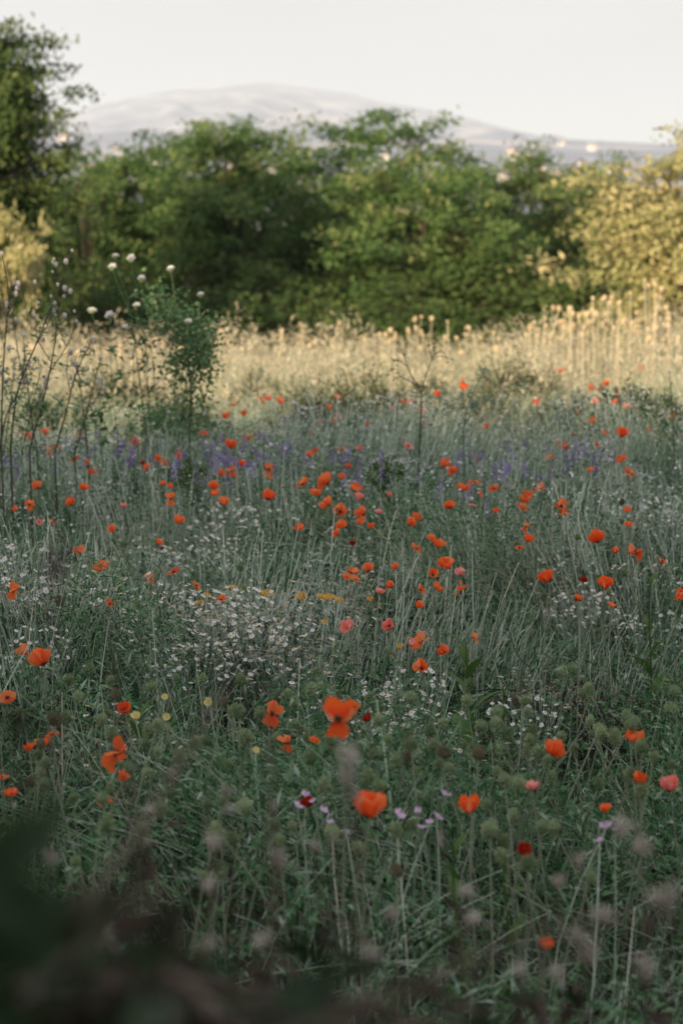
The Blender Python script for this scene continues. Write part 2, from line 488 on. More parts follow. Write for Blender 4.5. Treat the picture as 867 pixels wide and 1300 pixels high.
def place_tree(meshes, name, label, px=None, d=None, xy=None, sc=1.0, rz=0.0, group=None, cat='tree', szz=None):
    x, y = xy if xy else (at_d(px, 278, d).x, d)
    t = thing(name, label, cat, (x, y, gz(x, y) - 0.05), group, rz)
    t.scale = (sc, sc, szz or sc)
    link('trunk', meshes[0], t); link('crown', meshes[1], t)
    return t


T_A = make_tree_meshes('tall_tree', 11, 6.0, 1.6, 0.3, 80, 10, 76, 0.10, M['tree_dark'], 0.95, 0.72)
T_C = make_tree_meshes('robinia_a', 12, 5.1, 1.75, 0.5, 40, 10, 66, 0.115, M['tree_leaf'])
T_E = make_tree_meshes('robinia_b', 13, 5.0, 1.9, 0.5, 44, 10, 66, 0.115, M['tree_leaf'])
T_G = make_tree_meshes('open_robinia', 14, 5.0, 1.6, 1.5, 22, 7, 50, 0.09, M['tree_leaf'], 0.9)
T_H = make_tree_meshes('gold_tree', 15, 4.4, 1.75, 0.3, 42, 9, 60, 0.11, M['tree_sunlit_gold'])
T_B = make_tree_meshes('low_bush', 16, 2.3, 1.25, 0.05, 24, 8, 60, 0.085, M['tree_dark'], 0.85)
T_S = make_tree_meshes('sunlit_patch', 17, 2.4, 0.75, 1.45, 9, 8, 50, 0.10, M['tree_sunlit_gold'], 0.7)


def top_scale(px_top, d, H):
    """scale so the crown's top reaches this elevation"""
    z = CAM_Z + (278 - px_top) / FPX * d
    return z


def tree_at(meshes, H, px, top_py, d, name, label, rz, wide=1.0, group='trees along the far edge of the meadow', cat='tree'):
    x = at_d(px, 278, d).x
    zt_ = CAM_Z + (278 - top_py) / FPX * d
    s = (zt_ - gz(x, d) + 0.05) / H
    t = place_tree(meshes, name, label, xy=(x, d), sc=s * wide, rz=rz, group=group, cat=cat, szz=s)
    return t


tree_at(T_A, 6.0, -42, -5, 36, 'broadleaf_tree', 'tall dark green tree rising above the others beside dead weed stems', 0.4, 0.88)
tree_at(T_C, 5.1, 150, 186, 47, 'robinia_tree', 'low green robinia between the tall dark tree and the twin-topped robinia', 1.0, 1.05)
tree_at(T_C, 5.1, 300, 150, 45, 'robinia_tree', 'twin-topped green robinia in front of the mountain summit', 2.9, 1.05)
tree_at(T_E, 5.0, 415, 168, 49, 'robinia_tree', 'green robinia standing back between two taller robinias', 4.2, 1.05)
tree_at(T_E, 5.0, 535, 166, 43.5, 'robinia_tree', 'broad full green robinia behind the bare umbel stalk', 0.3, 1.0)
tree_at(T_G, 5.0, 630, 172, 50, 'robinia_tree', 'thin open-crowned robinia beside the broad full robinia', 3.6, 1.1)
tree_at(T_G, 5.0, 715, 172, 47, 'robinia_tree', 'sparse robinia with town showing through beside the golden tree', 0.7, 1.05)
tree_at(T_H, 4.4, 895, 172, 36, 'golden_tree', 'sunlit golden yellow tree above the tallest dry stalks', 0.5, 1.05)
tree_at(T_G, 5.0, 105, 160, 44, 'sapling_tree', 'slim wispy sapling reaching up beside the tall dark tree', 1.9, 0.42)
tree_at(T_C, 5.1, 55, 215, 46, 'robinia_tree', 'low green robinia half hidden behind the tall dark tree', 5.0, 1.1)
tree_at(T_E, 5.0, 232, 192, 48, 'robinia_tree', 'rounded green robinia filling the space before the twin-topped one', 2.0, 1.0)
tree_at(T_C, 5.1, 690, 205, 48, 'robinia_tree', 'rounded green robinia under the sparse open crown', 3.9, 1.0)
tree_at(T_E, 5.0, 775, 235, 49, 'robinia_tree', 'shaded green robinia behind the golden tree', 1.2, 1.0)
tree_at(T_S, 2.4, 10, 266, 33, 'sunlit_patch_tree', 'small added tree, sunlit patch painted as gold leaves, under the tall dark tree', 1.0, 0.48)  # added in place of a sunlit patch of foliage, light painted as leaf colour
for px, top_, d, rz, wh in [(110, 335, 41, 0, 'beside the tall dark tree'), (215, 310, 43, 1.3, 'behind the vine stalk'), (330, 335, 41.5, 2.2, 'under the twin-topped robinia'), (430, 320, 43, 3.1, 'under the set-back robinia'),
                            (560, 345, 41, 4.0, 'under the broad full robinia'), (650, 305, 43, 5.2, 'between the broad and the sparse robinia'), (730, 290, 44, 0.8, 'under the sparse robinia'), (790, 320, 42, 2.7, 'against the golden tree')]:
    tree_at(T_B, 2.3, px, top_, d, 'dark_bush', 'dense dark green bush ' + wh, rz, 1.15, 'dark bushes under the robinias', 'bush')

# unseen tree row, added and sized to throw evening shade over the near meadow
for i, (x, y, sc) in enumerate([(-1.0, -8.6, 1.26), (-3.4, -9.2, 1.31), (-5.8, -8.8, 1.28), (-8.2, -9.3, 1.31), (-10.6, -8.7, 1.27), (-13.0, -9.2, 1.31), (-15.4, -9.0, 1.29),
                                (-2.2, -11.4, 1.39), (-4.7, -11.0, 1.38), (-7.1, -11.5, 1.40), (-9.5, -11.1, 1.38), (-12.0, -11.4, 1.39), (-14.4, -11.2, 1.39), (-16.8, -11.3, 1.39)]):
    place_tree((T_C, T_E)[i % 2], 'added_shade_tree', 'unseen robinia added in a row behind the meadow to cast the evening shade', xy=(x, y), sc=sc, rz=i * 1.7, group='added unseen shade trees behind the meadow')


# ------------------------------------------------------------------ far town
def house_meshes(seed, w, dp, h, storeys):
    r = random.Random(seed)
    mw, mr, mn = MB(), MB(), MB()
    x, y = w / 2, dp / 2
    Vv = [(-x, -y, -3), (x, -y, -3), (x, y, -3), (-x, y, -3), (-x, -y, h), (x, -y, h), (x, y, h), (-x, y, h)]
    mw.add(Vv, [[0, 1, 5, 4], [1, 2, 6, 5], [2, 3, 7, 6], [3, 0, 4, 7], [4, 5, 6, 7]])
    rx_, ry_ = x + 0.5, y + 0.5; rh = h + 0.28 * dp
    Vr = [(-rx_, -ry_, h - 0.15), (rx_, -ry_, h - 0.15), (rx_, ry_, h - 0.15), (-rx_, ry_, h - 0.15), (-rx_, 0, rh), (rx_, 0, rh)]
    mr.add(Vr, [[0, 1, 5, 4], [2, 3, 4, 5], [0, 3, 2, 1]]); mr.add([Vr[0], Vr[4], Vr[3], Vr[1], Vr[5], Vr[2]], [[0, 1, 2], [3, 5, 4]])
    return mw.mesh('house_wall', M['house_wall']), mr.mesh('house_roof', M['house_roof']), (x, y, h, storeys)


hp = [house_meshes(1, 14, 10, 8, 2), house_meshes(2, 20, 12, 12, 3), house_meshes(3, 11, 10, 7, 2)]
wme = MB(); wme.add([(-0.7, 0, -0.8), (0.7, 0, -0.8), (0.7, 0, 0.8), (-0.7, 0, 0.8), (-0.7, -0.12, -0.8), (0.7, -0.12, -0.8), (0.7, -0.12, 0.8), (-0.7, -0.12, 0.8)],
                    [[4, 5, 6, 7], [0, 1, 5, 4], [1, 2, 6, 5], [2, 3, 7, 6], [3, 0, 4, 7]])
wme = wme.mesh('house_window', M['window'])
hr = random.Random(5)
spots = []
for cx, cy, sx, sy, n in ((325, 215, 22, 9, 13), (400, 220, 25, 8, 6), (130, 205, 40, 14, 8), (200, 215, 25, 10, 5), (725, 215, 45, 14, 34), (660, 225, 25, 10, 6), (480, 215, 40, 10, 4), (560, 215, 40, 8, 4)):
    for _ in range(n):
        spots.append((cx + hr.gauss(0, sx), cy + hr.gauss(0, sy)))
for i, (px, py) in enumerate(spots):
    # walk out along the sight line until the slope is met
    best = None
    for d in np.arange(1900, 4250, 25):
        p = at_d(px, py, d)
        if max(gz(p.x, d), float(mountain_z(p.x, d)) if d > 2300 else -99) >= p.z - 4:
            best = (p.x, d); break
    if best is None:
        best = (at_d(px, py, 4200).x, 4200 + hr.uniform(-300, 0))
    w_, r_, (hx, hy, hh, st) = hp[i % 3]
    t = thing('town_house', 'pale far-off town house with tiled roof on the hazy slope', 'house', (best[0], best[1], max(gz(*best), float(mountain_z(*best)) if best[1] > 2300 else -99)), 'far-off town houses', hr.uniform(-0.5, 0.5))
    t.scale = (0.72,) * 3
    wl = link('wall', w_, t); link('roof', r_, t)
    for sx_ in (-0.55, 0, 0.55):
        wn = link('window', wme, wl, (sx_ * hx, -hy - 0.0, hh * 0.6))


# ------------------------------------------------------------------ meadow growth
HOLLOWS = [(270, 705, 0.38, 0.75), (615, 750, 0.32, 0.8), (735, 955, 0.30, 1.0), (725, 920, 0.34, 1.0), (715, 880, 0.40, 1.0), (385, 705, 0.28, 0.7), (90, 860, 0.32, 0.7), (500, 700, 0.2, 0.6), (760, 770, 0.3, 0.7), (190, 800, 0.3, 0.7), (650, 690, 0.3, 0.7), (140, 700, 0.25, 0.6), (440, 770, 0.2, 0.6), (850, 800, 0.3, 0.7), (330, 660, 0.22, 0.5), (560, 790, 0.2, 0.6)]
HOL = [(at_z(px, py, 0.2).x, at_z(px, py, 0.2).y, r, a) for px, py, r, a in HOLLOWS]


def canopy(x, y):
    """relative growth 0.3..1.2 over the meadow"""
    c = 0.12 + 0.85 * fbm(x * 1.1 + 4, y * 0.9, 31) + 0.85 * fbm(x * 3.1, y * 2.2, 57, 2)
    for hx, hy, r, a in HOL:
        c = c * (1 - a * np.exp(-((x - hx) ** 2 + (y - hy) ** 2) / (r * r)))
    return np.clip(c, 0.07, 1.25)


def hollow(x, y):
    w = np.zeros(np.shape(x))
    for hx, hy, r, a in HOL:
        w = np.maximum(w, a * np.exp(-((x - hx) ** 2 + (y - hy) ** 2) / (r * r)))
    return w


def field_pts(n, y0, y1, margin=0.9):
    """random ground points over the part of the meadow in view plus a margin at the sides"""
    out = []
    tot = 0
    while tot < n:
        y = np.sqrt(rng.uniform(y0 ** 2, y1 ** 2, n)) if y0 > 0 else rng.uniform(y0, y1, n)
        hwid = 0.141 * y + margin
        x = rng.uniform(-1, 1, n) * (0.141 * y1 + margin)
        k = (np.abs(x) < hwid) & (rng.uniform(0, 1, n) > 1.15 * hollow(x, y))
        out.append(np.stack([x[k], y[k]], -1)); tot += k.sum()
    return np.concatenate(out)[:n]


def lean_field(x, y, amt):
    a = 2 * math.pi * fbm(x * 0.55, y * 0.55, 77, 2) * 2.0
    g = amt * (0.5 + vnoise(x * 0.8, y * 0.8, 41))
    return np.stack([np.cos(a) * g, np.sin(a) * g], -1)


def grow_tubes(name, label, cat, material, n, y0, y1, hmin, hmax, r, lean, S=4, sides=3, dens_seed=None, jit=0.12, rpow=1.0):
    p = field_pts(n, y0, y1)
    if dens_seed is not None:
        k = 0.5 * fbm(p[:, 0] * 0.9, p[:, 1] * 0.8, dens_seed) + 0.5 * fbm(p[:, 0] * 4.0, p[:, 1] * 2.5, dens_seed + 5, 2) > rng.uniform(0.40, 0.62, n)
        p = p[k]
    x, y = p[:, 0], p[:, 1]
    c = canopy(x, y)
    h = rng.uniform(hmin, hmax, len(x)) * c
    base = np.stack([x, y, ground(x, y) - 0.02], -1)
    ln = lean_field(x, y, lean) + rng.normal(size=(len(x), 2)) * jit
    P = arcs(base, h, ln * h[:, None] / 0.45, S)
    mb = MB()
    rad = r * rng.uniform(0.6, 1.3, len(x))[:, None] * np.linspace(1.15, 0.55, S)[None]
    tubes(mb, P, rad, sides, rng.uniform(0, 1, len(x)) ** rpow)
    o = link(name, mb.mesh(name, material)); o['kind'] = 'stuff'; tag(o, label, cat)
    return o


def grow_blades(name, label, cat, material, n, y0, y1, hmin, hmax, w, lean, S=4, jit=0.2, rpow=1.0, hfun=None, margin=0.9, droop=1.0):
    p = field_pts(n, y0, y1, margin)
    x, y = p[:, 0], p[:, 1]
    c = canopy(x, y) if hfun is None else hfun(x, y)
    h = rng.uniform(hmin, hmax, n) * c
    base = np.stack([x, y, ground(x, y) - 0.02], -1)
    ln = (lean_field(x, y, lean) + rng.normal(size=(n, 2)) * jit) * h[:, None] / 0.45
    P = arcs(base, h, ln, S, droop)
    mb = MB()
    W = w * rng.uniform(0.6, 1.4, n)[:, None] * np.linspace(1, 0.12, S)[None] ** 0.8
    ribbons(mb, P, W, rng.uniform(0, 1, n) ** rpow)
    o = link(name, mb.mesh(name, material)); o['kind'] = 'stuff'; tag(o, label, cat)
    return o


def grow_leaves(name, label, cat, material, n, y0, y1, zmax, L, W, rpow=1.0, mask=None, zpow=0.8):
    p = field_pts(n, y0, y1)
    if mask is not None:
        p = p[mask(p[:, 0], p[:, 1])]
    x, y = p[:, 0], p[:, 1]; k = len(x)
    z = ground(x, y) + zmax * canopy(x, y) * rng.uniform(0, 1, k) ** zpow
    d = rand_dirs(k, 0.6) + np.array([0, 0, 0.35])
    mb = MB()
    leaves(mb, np.stack([x, y, z], -1), d, L * rng.uniform(0.5, 1.4, k), W * rng.uniform(0.6, 1.3, k), rng.uniform(0, 1, k) ** rpow)
    o = link(name, mb.mesh(name, material)); o['kind'] = 'stuff'; tag(o, label, cat)
    return o


# near meadow
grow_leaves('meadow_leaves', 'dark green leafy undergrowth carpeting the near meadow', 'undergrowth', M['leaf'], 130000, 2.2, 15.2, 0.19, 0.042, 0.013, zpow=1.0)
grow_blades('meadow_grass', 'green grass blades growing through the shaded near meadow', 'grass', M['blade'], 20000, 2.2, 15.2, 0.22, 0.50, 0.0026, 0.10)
grow_tubes('thin_stems', 'thin pale grey-green stems standing all over the shaded meadow', 'stems', M['stem'], 25000, 6.0, 15.2, 0.28, 0.62, 0.0026, 0.07, 5, 3, 91, 0.055)
grow_tubes('short_stems', 'short pale stems among the burr heads of the near meadow', 'stems', M['stem'], 3400, 2.4, 6.4, 0.18, 0.40, 0.0015, 0.26, 6, 3, 95, 0.30)
grow_leaves('near_leaves', 'small fresh green leaves low in the near foreground', 'herbs', M['herb'], 36000, 2.3, 6.8, 0.36, 0.032, 0.0085, zpow=0.5)
grow_leaves('back_herbs', 'fresh green herb leaves among the purple vetch', 'herbs', M['herb'], 26000, 9.4, 15.2, 0.46, 0.032, 0.011, zpow=0.5)
grow_leaves('white_specks', 'tiny white flowers sprinkled along the back of the near meadow', 'white flowers', M['white'], 5600, 10.0, 15.6, 0.56, 0.016, 0.014, zpow=0.12)
grow_leaves('hazy_herbs', 'fine grey-green herb foliage along the back edge of the near meadow', 'herbs', M['grey_leaf'], 20000, 10.0, 15.6, 0.50, 0.026, 0.008, zpow=0.5)
grow_leaves('grey_leaves', 'narrow grey-green leaves scattered through the near meadow', 'herbs', M['grey_leaf'], 10000, 2.6, 10.6, 0.36, 0.05, 0.008, zpow=0.6)




def mound(x, y):
    return fbm(x * 1.5 + 3, y * 1.1 + 8, 63, 3)


# leafy mounds of fine green herbs between the hollows
p = field_pts(140000, 2.2, 11.0); mv = mound(p[:, 0], p[:, 1]); kk = mv - 0.12 * sstep(9, 11, p[:, 1]) > rng.uniform(0.51, 0.61, len(p)); p = p[kk]; mv = mv[kk]
zz = ground(p[:, 0], p[:, 1]) + canopy(p[:, 0], p[:, 1]) * np.clip((mv - 0.38) * 2.6, 0.1, 0.62) * rng.uniform(0.1, 1, len(p)) ** 0.55
mb = MB(); leaves(mb, np.stack([p[:, 0], p[:, 1], zz], -1), rand_dirs(len(p), 0.7) + np.array([0, 0, 0.45]), rng.uniform(0.016, 0.042, len(p)), rng.uniform(0.003, 0.009, len(p)), rng.uniform(0, 1, len(p)))
o = link('herb_mounds', mb.mesh('herb_mounds', M['herb'])); o['kind'] = 'stuff'; tag(o, 'uneven mounds of fine fresh green herbs in the near meadow', 'herbs')
grow_blades('broad_grass', 'broad bent green grass blades among the near meadow flowers', 'grass', M['herb'], 5200, 2.4, 14.0, 0.22, 0.46, 0.0058, 0.16, 5, 0.3)
grow_blades('dead_straw', 'bent dead straw lying through the near meadow', 'straw', M['straw_green'], 4200, 2.6, 14.5, 0.25, 0.55, 0.0018, 0.22, 5, 0.35)

# middle strip and sunlit dry grass
def tall_right(x, y):
    px = 433.5 + x / y * FPX
    return 0.85 + 0.32 * sstep(560, 800, px) * sstep(19, 23, y) + 1.7 * (fbm(x * 1.9, y * 0.9, 9) - 0.5)


grow_leaves('strip_herbs', 'pale grey-green herbs in the shaded strip before the dry grass', 'herbs', M['grey_leaf'], 17000, 15.0, 19.6, 0.34, 0.04, 0.012, zpow=0.5)
grow_blades('strip_grass', 'half dry grass in the strip between the poppies and the sunlit straw', 'grass', M['straw_green'], 32000, 15.0, 24.5, 0.25, 0.55, 0.004, 0.08, hfun=tall_right)
grow_blades('dry_grass', 'tall straw-coloured dry grass glowing in the low sun', 'grass', M['straw'], 30000, 18.8, 25.6, 0.14, 0.60, 0.0034, 0.12, hfun=tall_right, margin=2.0)
grow_blades('slope_grass', 'half dry grass on the ground running down to the trees', 'grass', M['straw_green'], 16000, 25.0, 50.0, 0.3, 0.5, 0.009, 0.08, hfun=lambda x, y: x * 0 + 1.0, margin=3.0)
# awns and tiny seed clusters that soften the top of the dry grass
p = field_pts(20000, 18.6, 25.4, 2.0)
hh = tall_right(p[:, 0], p[:, 1]) * rng.uniform(0.24, 0.60, len(p))
mb = MB(); leaves(mb, np.stack([p[:, 0], p[:, 1], ground(p[:, 0], p[:, 1]) + hh], -1), rand_dirs(len(p), 0.6) + np.array([0.1, 0, 0.9]), rng.uniform(0.04, 0.10, len(p)), 0.012, rng.uniform(0, 1, len(p)))
o = link('grass_ears', mb.mesh('grass_ears', M['straw'])); o['kind'] = 'stuff'; tag(o, 'pale feathery ears of the sunlit dry grass', 'grass ears')


# ------------------------------------------------------------------ poppies
def petal_mesh(name, R, az, open_a, curl, width, seed, material, zoff=0.0, blot=-1.2):
    r = np.random.default_rng(seed)
    nu, nv = 9, 7
    u = np.linspace(-1, 1, nu); v = np.array([0.04, 0.13, 0.3, 0.48, 0.66, 0.84, 1.0])
    ph = r.uniform(0, 6.3, 3)
    V = []
    for b in v:
        for a in u:
            an = a * width
            rad = b * R * (1 - 0.10 * a * a * b) * (1 + 0.05 * b * math.sin(5 * an + ph[0]))
            el = open_a + curl * b
            l = rad * math.cos(an); sd_ = (0.30 * R * (1 - b) + rad) * math.sin(an)
            ro = l * math.cos(el); z = l * math.sin(el) + 0.10 * R * b * b * math.sin(6 * an + ph[1]) + 0.06 * R * b * math.sin(11 * an + ph[2]) + abs(sd_) * 0.25 * math.sin(el)
            V.append((ro, sd_ * 0.96, z + zoff))
    V = np.array(V)
    c, s_ = math.cos(az), math.sin(az)
    V = np.stack([V[:, 0] * c - V[:, 1] * s_, V[:, 0] * s_ + V[:, 1] * c, V[:, 2]], -1)
    idx = np.arange(nu * nv).reshape(nv, nu)
    F = np.stack([idx[:-1, :-1], idx[:-1, 1:], idx[1:, 1:], idx[1:, :-1]], -1).reshape(-1, 4)
    rv = np.linspace(0.35, 0.75, nv); rv[0] = blot
    mb = MB(); mb.add(V, F, np.repeat(rv, nu))
    return mb.mesh(name, material, True)


POP = {}
# (azimuth, elevation at base, curl, half width) for every petal
SHAPES = {'cup': [(0, 0.75, 0.45, 1.05), (math.pi, 0.70, 0.5, 1.05), (math.pi / 2, 0.95, 0.35, 1.0), (-math.pi / 2, 0.9, 0.4, 1.0)],
          'bowl': [(0.2, 0.35, 0.45, 1.1), (math.pi + 0.1, 0.30, 0.5, 1.1), (math.pi / 2, 0.55, 0.45, 1.0), (-math.pi / 2 - 0.2, 0.5, 0.4, 1.0)],
          'flat': [(0, 0.15, 0.1, 1.05), (math.pi - 0.2, 0.1, 0.15, 1.05), (math.pi / 2, 0.3, 0.1, 0.95), (-math.pi / 2, -0.1, 0.1, 0.95)],
          'wing': [(0.1, 0.15, 0.25, 0.75), (math.pi - 0.1, 0.25, 0.2, 0.75), (math.pi / 2, 1.25, 0.1, 0.7), (-math.pi / 2, -0.1, -0.3, 0.7)],
          'hang': [(0.2, 0.25, 0.55, 1.15), (math.pi, 0.2, 0.6, 1.15), (math.pi / 2, 0.6, 0.5, 1.1), (-math.pi / 2 + 0.25, 0.0, -1.0, 0.95, 0.8)],
          'loose': [(0.3, -0.2, -0.5, 0.9), (math.pi + 0.4, 0.7, 0.3, 1.0), (math.pi / 2 + 0.3, 0.6, 0.3, 1.0), (-math.pi / 2, -0.6, -0.6, 0.8)]}
for sn, pet in SHAPES.items():
    for mn_, mk in (('red', 'petal'), ('pink', 'petal_pink'), ('dark', 'petal_dark')):
        POP[sn, mn_] = [petal_mesh('poppy_petal', (q_ or [1.0])[0], a, e, c_, w, 100 + 7 * k + len(sn), M[mk], 0.02 * k) for k, (a, e, c_, w, *q_) in enumerate(pet)]
mb = MB(); ball(mb, (0, 0, 0.14), 0.14, 0, 0.5, 8, 5, 1.1)
cs = rand_dirs(40, 0.4); cs[:, 2] = np.abs(cs[:, 2]) + 0.35
tubes(mb, np.stack([np.zeros((40, 3)), nrmz(cs) * 0.30], 1), 0.012, 3, 0.2)
POP_CORE = mb.mesh('poppy_core', M['poppy_core'], True)

# head positions read from the photograph (x, y, width in px)
PK = [(36,560,14),(59,552,10),(61,576,15),(70,571,9),(103,555,9),(94,584,12),(119,602,12),(110,588,9),(49,621,13),(38,641,13),(21,648,8),(106,622,13),(91,642,12),
 (67,664,7),(172,561,12),(201,582,9),(208,588,9),(227,578,7),(187,597,9),(207,616,9),(217,619,8),(217,634,13),(227,665,13),(145,673,11),(201,691,11),
 (258,555,10),(287,532,11),(293,570,14),(279,604,10),(284,603,8),(295,599,12),(270,621,13),(273,629,11),(283,641,12),(102,704,16),(132,725,21),(191,736,14),
 (221,727,16),(249,744,13),(281,762,9),(17,751,17),(140,767,12),(315,557,12),(307,591,10),(342,597,16),(392,580,8),(400,575,9),(435,574,10),
 (444,594,8),(384,615,17),(418,614,18),(433,608,9),(340,635,16),(400,629,14),(403,621,8),(418,642,18),(432,650,18),(450,624,16),(434,670,14),(430,680,12),
 (462,655,14),(461,664,13),(471,671,8),(562,594,14),(574,600,10),(571,645,14),(526,661,12),(519,667,13),(546,686,10),(555,695,18),(529,696,12),(567,720,19),
 (445,728,16),(452,737,11),(468,726,14),(504,722,10),(549,731,14),(533,749,13),(553,748,14),(498,746,11),(533,770,8),(381,673,12),(283,762,8),
 (753,538,10),(768,551,9),(787,553,16),(757,565,9),(824,547,9),(729,552,7),(712,567,17),(696,582,11),(790,586,14),(797,599,12),(802,603,11),(749,599,9),
 (606,583,8),(573,603,9),(602,614,16),(587,623,16),(627,621,13),(609,629,8),(572,646,12),(684,622,15),(671,636,19),(661,648,13),(711,643,18),(716,654,13),
 (629,650,8),(795,650,10),(797,669,11),(759,689,20),(807,701,20),(782,702,9),(840,713,11),(669,688,12),(659,696,11),(667,669,8),(570,722,10),(586,749,18),
 (698,739,19),(766,747,19),(733,761,9),(775,771,7),(860,752,9),(863,761,11),
 (711,471,9),(756,512,9),(782,512,9),(795,517,12),(750,495,7),(760,495,8),(771,490,9),(783,496,7),(680,510,8),(731,524,9),(588,487,11),(588,495,10),(854,528,8),(811,469,6),(617,542,8),
 (310,528,9),(405,538,9),(429,532,9),(423,536,9),(428,504,8),(467,541,7),(500,519,7),(519,512,7),(512,513,8),(556,503,9),(536,524,7),(394,550,10),(541,538,9),(342,508,8),(354,512,9),(332,508,8),(297,516,7),(418,519,6),
 (32,832,27),(57,845,27),(10,886,19),(67,934,17),(55,949,18),(38,953,12),(159,903,18),(147,957,33),(158,988,17),(4,988,12),(15,1011,10),
 (534,816,24),(564,829,15),(535,849,18),(345,907,24),(363,944,19),(398,946,14),(601,810,15),(698,959,25),(804,942,24),(810,992,18),
 (599,1032,26),(768,1031,12),(135,1020,11),(692,1205,14),(450,898,15)]
PINK = [(50,663,9),(157,644,10),(456,571,8),(518,567,13),(480,653,9),(456,635,11),(493,630,7),(481,754,13),(599,642,11),(584,731,13),(444,799,20),(495,795,16),(522,820,12),
        (675,1003,20),(850,1005,25),(673,1002,12)]
DARK = [(182,590,7),(449,692,7),(470,914,8),(662,1085,22),(669,1098,18),(391,1025,18),(740,739,7),(733,763,7)]
shapes = list(SHAPES)


def poppy(px, py, wpx, kind, shape=None, d=None, label=None, group=None, tilt=None):
    if d is None:
        pos = at_z(px, py, 0.47 + random.uniform(-0.04, 0.05))
    else:
        pos = at_d(px, py, d)
    shape = shape or random.choices(shapes, (4, 4, 2, 2, 0, 1.5))[0]
    R = wpx / FPX * pos.y * 0.5 * {'cup': 1.5, 'bowl': 1.3, 'flat': 1.12, 'wing': 1.15, 'loose': 1.3, 'hang': 1.05}[shape]
    R = min(max(R, 0.018), 0.062) if d is None else R
    lx, ly = random.gauss(0, 0.05), random.gauss(0, 0.05)
    bx_, by_ = pos.x - lx, pos.y - ly
    zb_ = gz(bx_, by_)
    where = ('among the green burr heads' if py > 840 else 'among the thin pale stems' if py > 655 else
             'beside the purple vetch' if py > 545 else 'in the far strip before the dry grass')
    look = {'cup': 'upright cup-shaped', 'bowl': 'wide open bowl-shaped', 'flat': 'flat spread', 'wing': 'two-winged', 'loose': 'loose drooping', 'hang': 'hanging-petalled'}[shape]
    colr = {'red': 'orange-red', 'pink': 'faded pink', 'dark': 'dark wilted red'}[kind]
    t = thing('poppy', label or f'{look} {colr} poppy {where}', 'poppy', (bx_, by_, zb_ - 0.02), group or f'{look} {colr} poppies {where}')
    hl = Vector((lx, ly, pos.z - zb_ + 0.02))
    S = 6
    tt = np.linspace(0, 1, S)
    wob = random.uniform(-0.02, 0.02)
    P = np.stack([hl.x * tt ** 2 + wob * np.sin(tt * 5), hl.y * tt ** 2 + wob * np.cos(tt * 4) * tt * (1 - tt), hl.z * tt], -1)
    P[-1] = (hl.x, hl.y, hl.z)
    ms = MB(); tubes(ms, P[None], (0.0022 * np.linspace(1.2, 0.75, S))[None], 4)
    link('stem', ms.mesh('poppy_stem', M['poppy_stem'], True), t)
    e = tilt or (random.gauss(0.25, 0.35), random.gauss(0, 0.4), random.uniform(0, 6.3))
    q = Euler((0, 0, e[2])).to_matrix()
    q = (Euler((e[0], e[1], 0)).to_matrix() @ q).to_euler()
    for me in POP[shape, kind] + [POP_CORE]:
        c_ = link('petal' if me is not POP_CORE else 'flower_centre', me, t, hl)
        c_.rotation_euler = q
        k = R * random.uniform(0.94, 1.06)
        c_.scale = (k, k, k)
    return t


for px, py, w in PK:
    poppy(px, py, w * 1.08, 'red')
for px, py, w in PINK:
    poppy(px, py, w * 1.05, 'pink')
for px, py, w in DARK:
    poppy(px, py, w, 'dark', 'cup')
poppy(428, 916, 54, 'red', 'hang', 4.2, 'largest orange-red poppy with one petal hanging down, above the burr heads', 'large near poppies', (0.15, 0.1, 0.1))
poppy(467, 1038, 42, 'red', 'cup', 4.4, 'round orange poppy partly behind blurred dry fluffy heads', 'large near poppies', (0.2, 0.1, 0.4))


# ------------------------------------------------------------------ burr heads
def burr_mesh(material, seed):
    global rng
    keep = rng; rng = np.random.default_rng(seed)
    mb = MB(); ball(mb, (0, 0, 0), 0.78, 0, 0.25, 10, 8, 1.08, 0.06)
    d = rand_dirs(170)
    s0 = d * 0.7; s1 = d * rng.uniform(0.98, 1.15, (170, 1)); s1[:, 2] *= 1.1
    tubes(mb, np.stack([s0, s1], 1), np.array([[0.11, 0.02]]), 3, rng.uniform(0.3, 1, 170))
    rng = keep
    return mb.mesh('burr_head', material)


BURR = [burr_mesh(M['burr'], 1), burr_mesh(M['burr'], 2), burr_mesh(M['burr_dry'], 3)]
BK = [(375,920),(309,935),(352,938),(396,874),(408,870),(306,863),(546,927),(529,957),(503,966),(567,955),(569,974),(527,981),(557,969),(497,833),(469,888),(365,880),
      (116,714),(88,863),(193,872),(190,925),(183,945),(253,941),(280,963),(200,953),(738,880),(795,910),(805,915),(747,874),(726,850),(714,853),(748,883),(669,905),(760,925),(763,930),
      (607,955),(603,960),(637,952),(683,955),(712,935),(728,948),(690,757),(772,752),(789,662),(789,637),(733,682),(792,727),(697,733),(628,918),(630,905),(120,718),(76,762),(157,740),
      (165,772),(176,770),(100,885),(330,905),(420,940),(460,950),(480,900),(440,905),(640,990),(700,985),(770,980),(830,960),(850,900),(845,870),(310,745),(305,720),(140,700),(158,690),(200,690)]
while len(BK) < 190:
    BK.append((random.uniform(0, 867), random.triangular(830, 1130, 960)))
